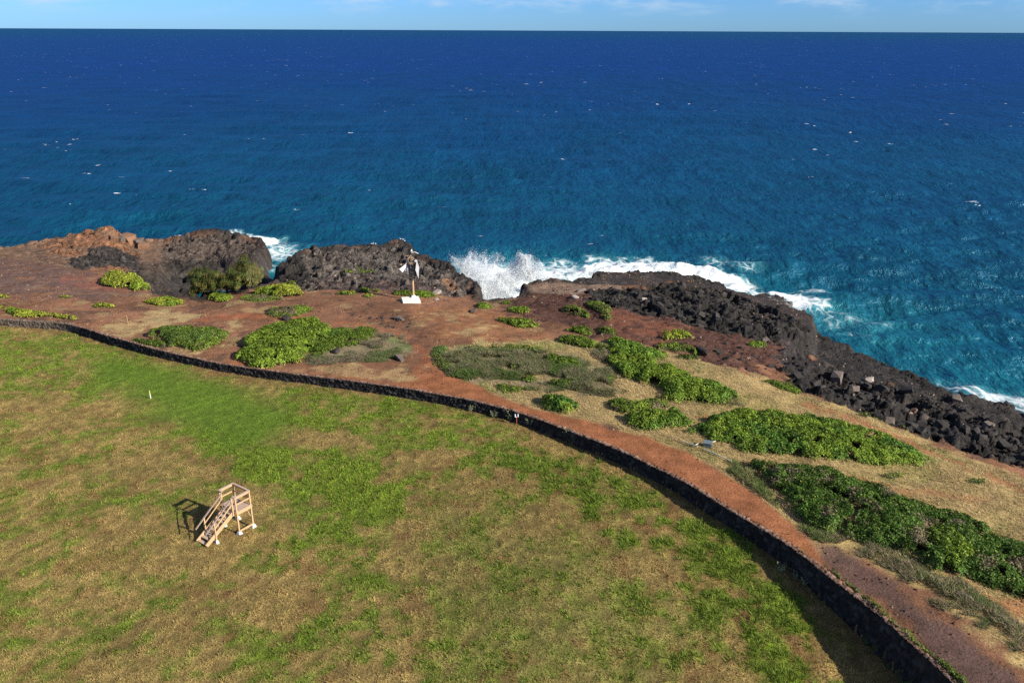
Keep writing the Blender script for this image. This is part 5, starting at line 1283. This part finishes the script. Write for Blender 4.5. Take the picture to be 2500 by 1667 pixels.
# ------------------------------------------------------------------ beacon
def beacon():
    bx, by, _ = at(1007, 735); bz = float(ground_z(bx, by))
    root = empty('beacon', (bx, by, bz)); tag(root, 'tall pole beacon with torn white panels on a white concrete base', 'beacon')
    conc = plain('white_painted_concrete', (.80, .78, .72), .8, .2, (.92, 1.05), 1.5, .2, 10)
    rz = R(14)
    mb = MB(); mb.box((-.15, -.35, -.3), (2.15, 1.95, .72), rz); base = mb.build('base', conc, root, .02)
    mb = MB(); mb.box((.12, .28, .42), (.62, .62, .28), rz, .6); mb.build('plinth', conc, base, .01)
    wood = plain('tan_post', (.50, .34, .20), .75, .2, (.85, 1.1), 4, .2, 30)
    pole = MB(); pole.tube([(.12, .28, .6), (.10, .28, 2.75)], .13, 14); pole.tube([(-.04, .34, 2.2), (-.06, .34, 2.75)], .06, 8); pole.build('post', wood, root)
    dark = plain('dark_steel', (.022, .020, .022), .6, .3, (.7, 1.3), 5, .2, 20)
    fr = MB()
    for dx, dy in ((-.28, -.28), (.28, -.28), (.28, .28), (-.28, .28)): fr.bar((.05 + dx, .28 + dy, 2.7), (.03 + dx * .9, .28 + dy * .9, 5.2), .06, .06, (1, 0, 0))
    for z in (2.75, 3.35, 3.95, 4.6, 5.15):
        for s, e in (((-.28, -.28), (.28, -.28)), ((.28, -.28), (.28, .28)), ((.28, .28), (-.28, .28)), ((-.28, .28), (-.28, -.28))):
            fr.bar((.05 + s[0], .28 + s[1], z), (.05 + e[0], .28 + e[1], z), .05, .05)
    fr.bar((.05, .28, 2.6), (.05, .28, 6.3), .11, .11, (1, 0, 0))
    fr.build('steel_frame', dark, root)
    cloth = plain('weathered_white_panel', (.78, .77, .78), .7, .2, (.88, 1.08), 2, .2, 6)
    def panel(pts, mat, name='panel', th=.035):
        mb = MB(); n = len(pts); nv = (Vector(pts[1]) - Vector(pts[0])).cross(Vector(pts[2]) - Vector(pts[0])).normalized() * th
        mb.add([Vector(p_) for p_ in pts] + [Vector(p_) + nv for p_ in pts], [tuple(range(n)), tuple(range(2 * n - 1, n - 1, -1))] + [(i, i + n, (i + 1) % n + n, (i + 1) % n) for i in range(n)])
        mb.build(name, mat, root)
    # left vane folded backwards: bright outer sheet, inner sheet painted grey for its shade
    panel([(-.45, .15, 5.35), (-.62, .1, 4.75), (-1.42, -.15, 4.15), (-1.02, -.15, 3.72), (-.62, .05, 4.35)], cloth)
    panel([(-.22, .75, 5.3), (-.60, .30, 4.6), (-.82, .12, 3.9), (-.25, .45, 3.15), (-.12, .7, 3.9)], plain('shaded_white_panel', (.25, .24, .27), .7, .2))
    panel([(.72, .1, 5.25), (.98, .05, 4.3), (.86, .0, 2.95), (.52, .05, 4.0)], cloth)
    panel([(.30, .75, 5.1), (.62, .5, 4.5), (.60, .5, 3.4), (.28, .7, 2.8)], dark)
    panel([(.60, .1, 5.3), (.82, .08, 5.15), (.58, .1, 4.95), (.40, .12, 5.1)], cloth)
    ns = MB(); rr_ = random.Random(9)
    for i in range(70):
        t = rr_.uniform(0, 6.28); r1 = rr_.uniform(.05, .42); z = rr_.uniform(4.75, 5.75)
        c = Vector((-.1 + r1 * math.cos(t), .2 + r1 * math.sin(t) * .7, z)); d = Vector((rr_.uniform(-1, 1), rr_.uniform(-1, 1), rr_.uniform(-.8, .5))).normalized() * rr_.uniform(.15, .35)
        ns.bar(c - d, c + d, .035, .035)
    tag(ns.build('nest', plain('dry_sticks', (.42, .30, .20), .9), None), 'messy tan stick nest lodged at the top of the pole', 'nest').location = (bx, by, bz)
    lm = MB(); lm.tube([(.1, .28, 6.25), (.1, .28, 6.35)], .13, 12); lm.tube([(.1, .28, 6.35), (.1, .28, 6.52)], [.08, .06], 12); lm.build('lamp', cloth, root)
    br = MB(); br.tube([(.08, .26, 5.6), (.08, .26, 6.1), (.5, .24, 6.2), (.95, .22, 6.0)], .045, 8); br.build('bracket', cloth, root)
beacon()

# ------------------------------------------------------------------ small things
def marker():
    x, y, _ = un(368, 972, 0); z = float(ground_z(x, y))
    root = empty('marker_post', (x, y, z)); tag(root, 'short white and yellow marker post standing alone in the green grass', 'post')
    mb = MB(); mb.tube([(0, 0, -.1), (-.01, 0, .45)], .045, 10); mb.build('shaft', plain('white_plastic', (.75, .74, .66), .5), root)
    mb = MB(); mb.tube([(-.01, 0, .45), (-.02, 0, .78)], [.048, .044], 10); mb.build('sleeve', plain('yellow_plastic', (.62, .52, .14), .5), root)
marker()
def stake():
    x, y, _ = at(312, 790); z = float(ground_z(x, y))
    mb = MB(); mb.tube([(0, 0, -.2), (.02, 0, .55), (-.03, 0, 1.0)], [.07, .06, .05], 8); mb.tube([(0, 0, .7), (-.15, .05, .85)], [.04, .02], 6)
    o = mb.build('wooden_stake', plain('old_wood', (.33, .22, .12), .9), None); o.location = (x, y, z); tag(o, 'old wooden stake stuck in the tan sandy patch', 'stake')
stake()
def standpipe():
    x, y, _ = un(1261, 1035, 0); z = float(ground_z(x, y))
    root = empty('standpipe', (x, y, z)); tag(root, 'thin red standpipe with two white heads against the stone wall', 'pipe')
    mb = MB(); mb.tube([(0, -.1, -.1), (0, -.1, .72)], .035, 10); mb.build('pipe', plain('red_paint', (.42, .09, .06), .5), root)
    for s in (-1, 1):
        mb = MB(); mb.tube([(0, -.1, .70), (s * .11, -.1, .74), (s * .12, -.1, .98)], [.03, .055, .05], 10); mb.build('head', plain('white_enamel', (.75, .76, .80), .4), root)
standpipe()
def box():
    x, y, _ = at(1727, 1092); z = float(ground_z(x, y))
    root = empty('utility_box', (x, y, z)); tag(root, 'small dark grey utility box beside the white pipe', 'box')
    g = plain('grey_plastic', (.10, .125, .14), .5, .4); g2 = plain('grey_lid', (.15, .19, .20), .45, .4)
    mb = MB(); mb.box((0, 0, -.05), (.62, .5, .42), R(-20)); mb.build('body', g, root, .015)
    mb = MB(); mb.box((0, 0, .372), (.70, .58, .07), R(-20)); mb.build('lid', g2, root, .015)
box()
def pipe(pts, label, r_=.055):
    w = []
    for p_ in pts:
        q_ = at(*p_); w.append((q_[0], q_[1], float(ground_z(q_[0], q_[1])) + .16))
    mb = MB(); mb.tube(w, r_, 8); tag(mb.build('pipe', M_pipe, None), label, 'pipe')
M_pipe = plain('white_pipe', (.50, .48, .36), .5, .3)
pipe([(1664, 1081), (1680, 1087), (1703, 1096)], 'short left length of white pipe lying at the edge of red path')
pipe([(1718, 1102), (1740, 1111), (1762, 1121), (1786, 1131)], 'long right length of white pipe lying at the edge of red path')
pipe([(1697, 1092), (1704, 1089)], 'stubby white pipe end poking out left of the utility box')
pipe([(1735, 1086), (1746, 1082)], 'white pipe stub running from utility box into the green shrub')
# seabirds on the outcrop
def bird_mesh():
    mb = MB()
    mb.tube([(-.42, 0, .18), (-.2, 0, .30), (.05, 0, .38), (.2, 0, .46), (.27, 0, .60), (.30, 0, .70), (.36, 0, .73), (.45, 0, .71)], [.02, .10, .15, .12, .06, .06, .055, .01], 10)
    for s in (-1, 1):
        mb.tube([(.1, s * .12, .38), (-.15, s * .14, .32), (-.45, s * .06, .22)], [.05, .06, .01], 6); mb.tube([(0, s * .06, .0), (0, s * .06, .28)], .012, 5)
    me = bpy.data.meshes.new('seabird'); me.from_pydata(mb.v, [], mb.f); me.materials.append(plain('white_feathers', (.85, .85, .84), .8)); me.update(); return me
bm_ = bird_mesh()
for i, (px, py, Y, lab) in enumerate([(903, 604, 117.3, 'white seabird, leftmost of three standing on the dark outcrop crest'), (908, 604, 117.3, 'white seabird, middle of three standing on the dark outcrop crest'), (913, 603.5, 117.3, 'white seabird, rightmost of three standing on the dark outcrop crest'),
        (974, 595, 118, 'white seabird at the left end of the group on the outcrop peak'), (977.5, 594.5, 118, 'second white seabird from left on the outcrop peak'), (981, 594.5, 118, 'third white seabird from left on the outcrop peak'), (985, 595.5, 118, 'white seabird at the right end of the group on the outcrop peak')]):
    p_ = onY(px, py, Y); o = bpy.data.objects.new('seabird', bm_); C.objects.link(o)
    # stand on the crest just there
    best = max(((float(ground_z(p_[0], yy)) - H) / yy, yy) for yy in np.arange(Y - 5, Y + 5, .2))
    o.location = (p_[0], best[1], float(ground_z(p_[0], best[1])) + .02); o.rotation_euler = (0, 0, i * 1.3); o.scale = (.34, .34, .34)
    tag(o, lab, 'bird', 'seabirds resting on the rock outcrop')
# weeds at the foot of the wall
def weed_tree():
    root = empty('weed_plant'); st_ = MB(); rr_ = random.Random(4)
    xs, ys, zs = [], [], []
    for i in range(9):
        e = (rr_.uniform(-.3, .3), rr_.uniform(-.25, .25), rr_.uniform(.35, .85)); st_.tube([(0, 0, -.05), (e[0] * .4, e[1] * .4, e[2] * .6), e], [.015, .012, .006], 5)
        for k in range(12): t = rr_.uniform(.3, 1); xs.append(e[0] * t + rr_.gauss(0, .05)); ys.append(e[1] * t + rr_.gauss(0, .05)); zs.append(e[2] * t + rr_.gauss(0, .04))
    st_.build('stem', plain('weed_stem', (.18, .2, .08), .8), root)
    n = len(xs); col = np.tile(np.array((.30, .34, .20)), (n, 1)) * rng.uniform(.5, 1.5, n)[:, None]; col[rng.uniform(0, 1, n) < .18] = (.75, .75, .68)
    co, fq, cc = leafset(np.array(xs), np.array(ys), np.array(zs), rng.normal(0, .6, n), rng.normal(0, .6, n), np.ones(n), rng.uniform(.05, .10, n), col)
    mesh_np('leaves', co, fq, M_leaf, cc, root); return root
wd = weed_tree()
for i, (px, py) in enumerate([(1204, 1013), (1213, 1016), (1246, 1027), (1272, 1034), (1290, 1041), (1298, 1044), (1326, 1054), (1406, 1086), (1160, 1004), (1905, 1400), (1940, 1418), (1962, 1432), (1150, 1001), (1385, 1078)]):
    if i == 0: o = wd
    else:
        o = wd.copy(); C.objects.link(o)
        for ch in wd.children: c_ = ch.copy(); C.objects.link(c_); c_.parent = o
    x, y, _ = un(px, py, 0); z = float(ground_z(x, y)); x, y, _ = un(px, py, z)
    o.location = (x, y, float(ground_z(x, y))); s = .7 + .5 * random.random(); o.scale = (s, s, s); o.rotation_euler = (0, 0, i * 1.7)
    tag(o, 'spindly pale weed with tiny white flowers at the foot of the wall', 'weed', 'pale weeds along the foot of the wall')

# ------------------------------------------------------------------ breaking wave spray
def spray():
    M_sp, t, b = new_mat('spray'); b.inputs['Base Color'].default_value = (.92, .94, .96, 1); b.inputs['Roughness'].default_value = .8
    tr = N(t, 'ShaderNodeBsdfTranslucent'); tr.inputs[0].default_value = (.92, .94, .96, 1); mx = N(t, 'ShaderNodeMixShader'); mx.inputs[0].default_value = .5
    out = [n for n in t.nodes if n.type == 'OUTPUT_MATERIAL'][0]; t.links.new(b.outputs[0], mx.inputs[1]); t.links.new(tr.outputs[0], mx.inputs[2]); t.links.new(mx.outputs[0], out.inputs[0])
    P_ = []; 
    def puff(px, py, Y, rx, ry, rz, n, pw=.5):
        c = onY(px, py, Y); v = rng.normal(size=(n, 3)); v /= np.linalg.norm(v, axis=1)[:, None]; r_ = rng.uniform(0, 1, n)[:, None] ** pw
        q_ = v * r_ * np.array((rx, ry, rz)) + np.array(c)
        q_ += np.c_[fbm(q_[:, 0], q_[:, 2], 1.2, 3, 601), fbm(q_[:, 1], q_[:, 2], 1.2, 3, 602), fbm(q_[:, 0], q_[:, 1], 1.2, 3, 603)] * .7
        P_.append(q_)
    Y = 116
    puff0 = puff
    def puff(px, py, Y, rx, ry, rz, n, pw=.5): puff0(px, py, Y, rx, ry, rz, int(n * 2.1), pw); puff0(px, py - 2, Y, rx * 1.35, ry * 1.2, rz * 1.3, int(n * .35), .9)
    puff(1272, 652, Y, 1.7, 1.6, 2.0, 22000, .45); puff(1266, 640, Y, 1.0, 1.0, 1.2, 7000, .6); puff(1285, 668, Y, 2.2, 2, 1.8, 16000, .5)
    puff(1270, 634, Y, 1.3, 1.1, 1.0, 2500, 1.0); puff(1300, 660, Y, 2.5, 1.5, 1.6, 4000, .8)
    puff(1245, 682, Y - 1, 2.6, 2, 1.5, 15000, .5); puff(1200, 690, Y - 2, 3.4, 2.2, 1.7, 18000, .5); puff(1150, 668, Y - 1, 2.2, 1.6, 2.0, 14000, .55)
    puff(1128, 650, Y, 1.5, 1.2, 1.7, 6000, .7); puff(1112, 636, Y, 1.6, 1.2, 1.4, 1500, 1.1); puff(1160, 640, Y, 2.6, 1.3, 1.8, 3200, .9); puff(1200, 650, Y, 3.0, 1.5, 2.0, 4500, .8)
    puff(1225, 715, Y - 5, 2.6, 2, 1.2, 12000, .5); puff(1180, 712, Y - 6, 2.0, 2, 1.2, 9000, .5); puff(1330, 676, Y, 3.2, 1.5, .9, 7000, .7)
    puff(1900, 742, 101, 1.8, 1.4, .6, 5000, .6); puff(1945, 752, 99, 1.4, 1.2, .6, 3500, .6)
    puff(1440, 664, 118, 3.0, 1.2, .5, 3500, .7); puff(1600, 650, 122, 5.0, 1.2, .4, 3000, .8)
    q_ = np.concatenate(P_); n = len(q_); s = rng.uniform(.014, .055, n)[:, None]
    t1 = rng.normal(size=(n, 3)); t1 /= np.linalg.norm(t1, axis=1)[:, None]; t2 = rng.normal(size=(n, 3)); t2 /= np.linalg.norm(t2, axis=1)[:, None]
    co = np.stack([q_ + t1 * s, q_ + t2 * s, q_ - (t1 + t2) * s * .7], 1).reshape(-1, 3)
    o = mesh_np('sea_spray', co, np.arange(n * 3).reshape(-1, 3), M_sp); tag(o, 'white spray bursting up where the waves hit the rocks', 'spray', kind='stuff')
spray()
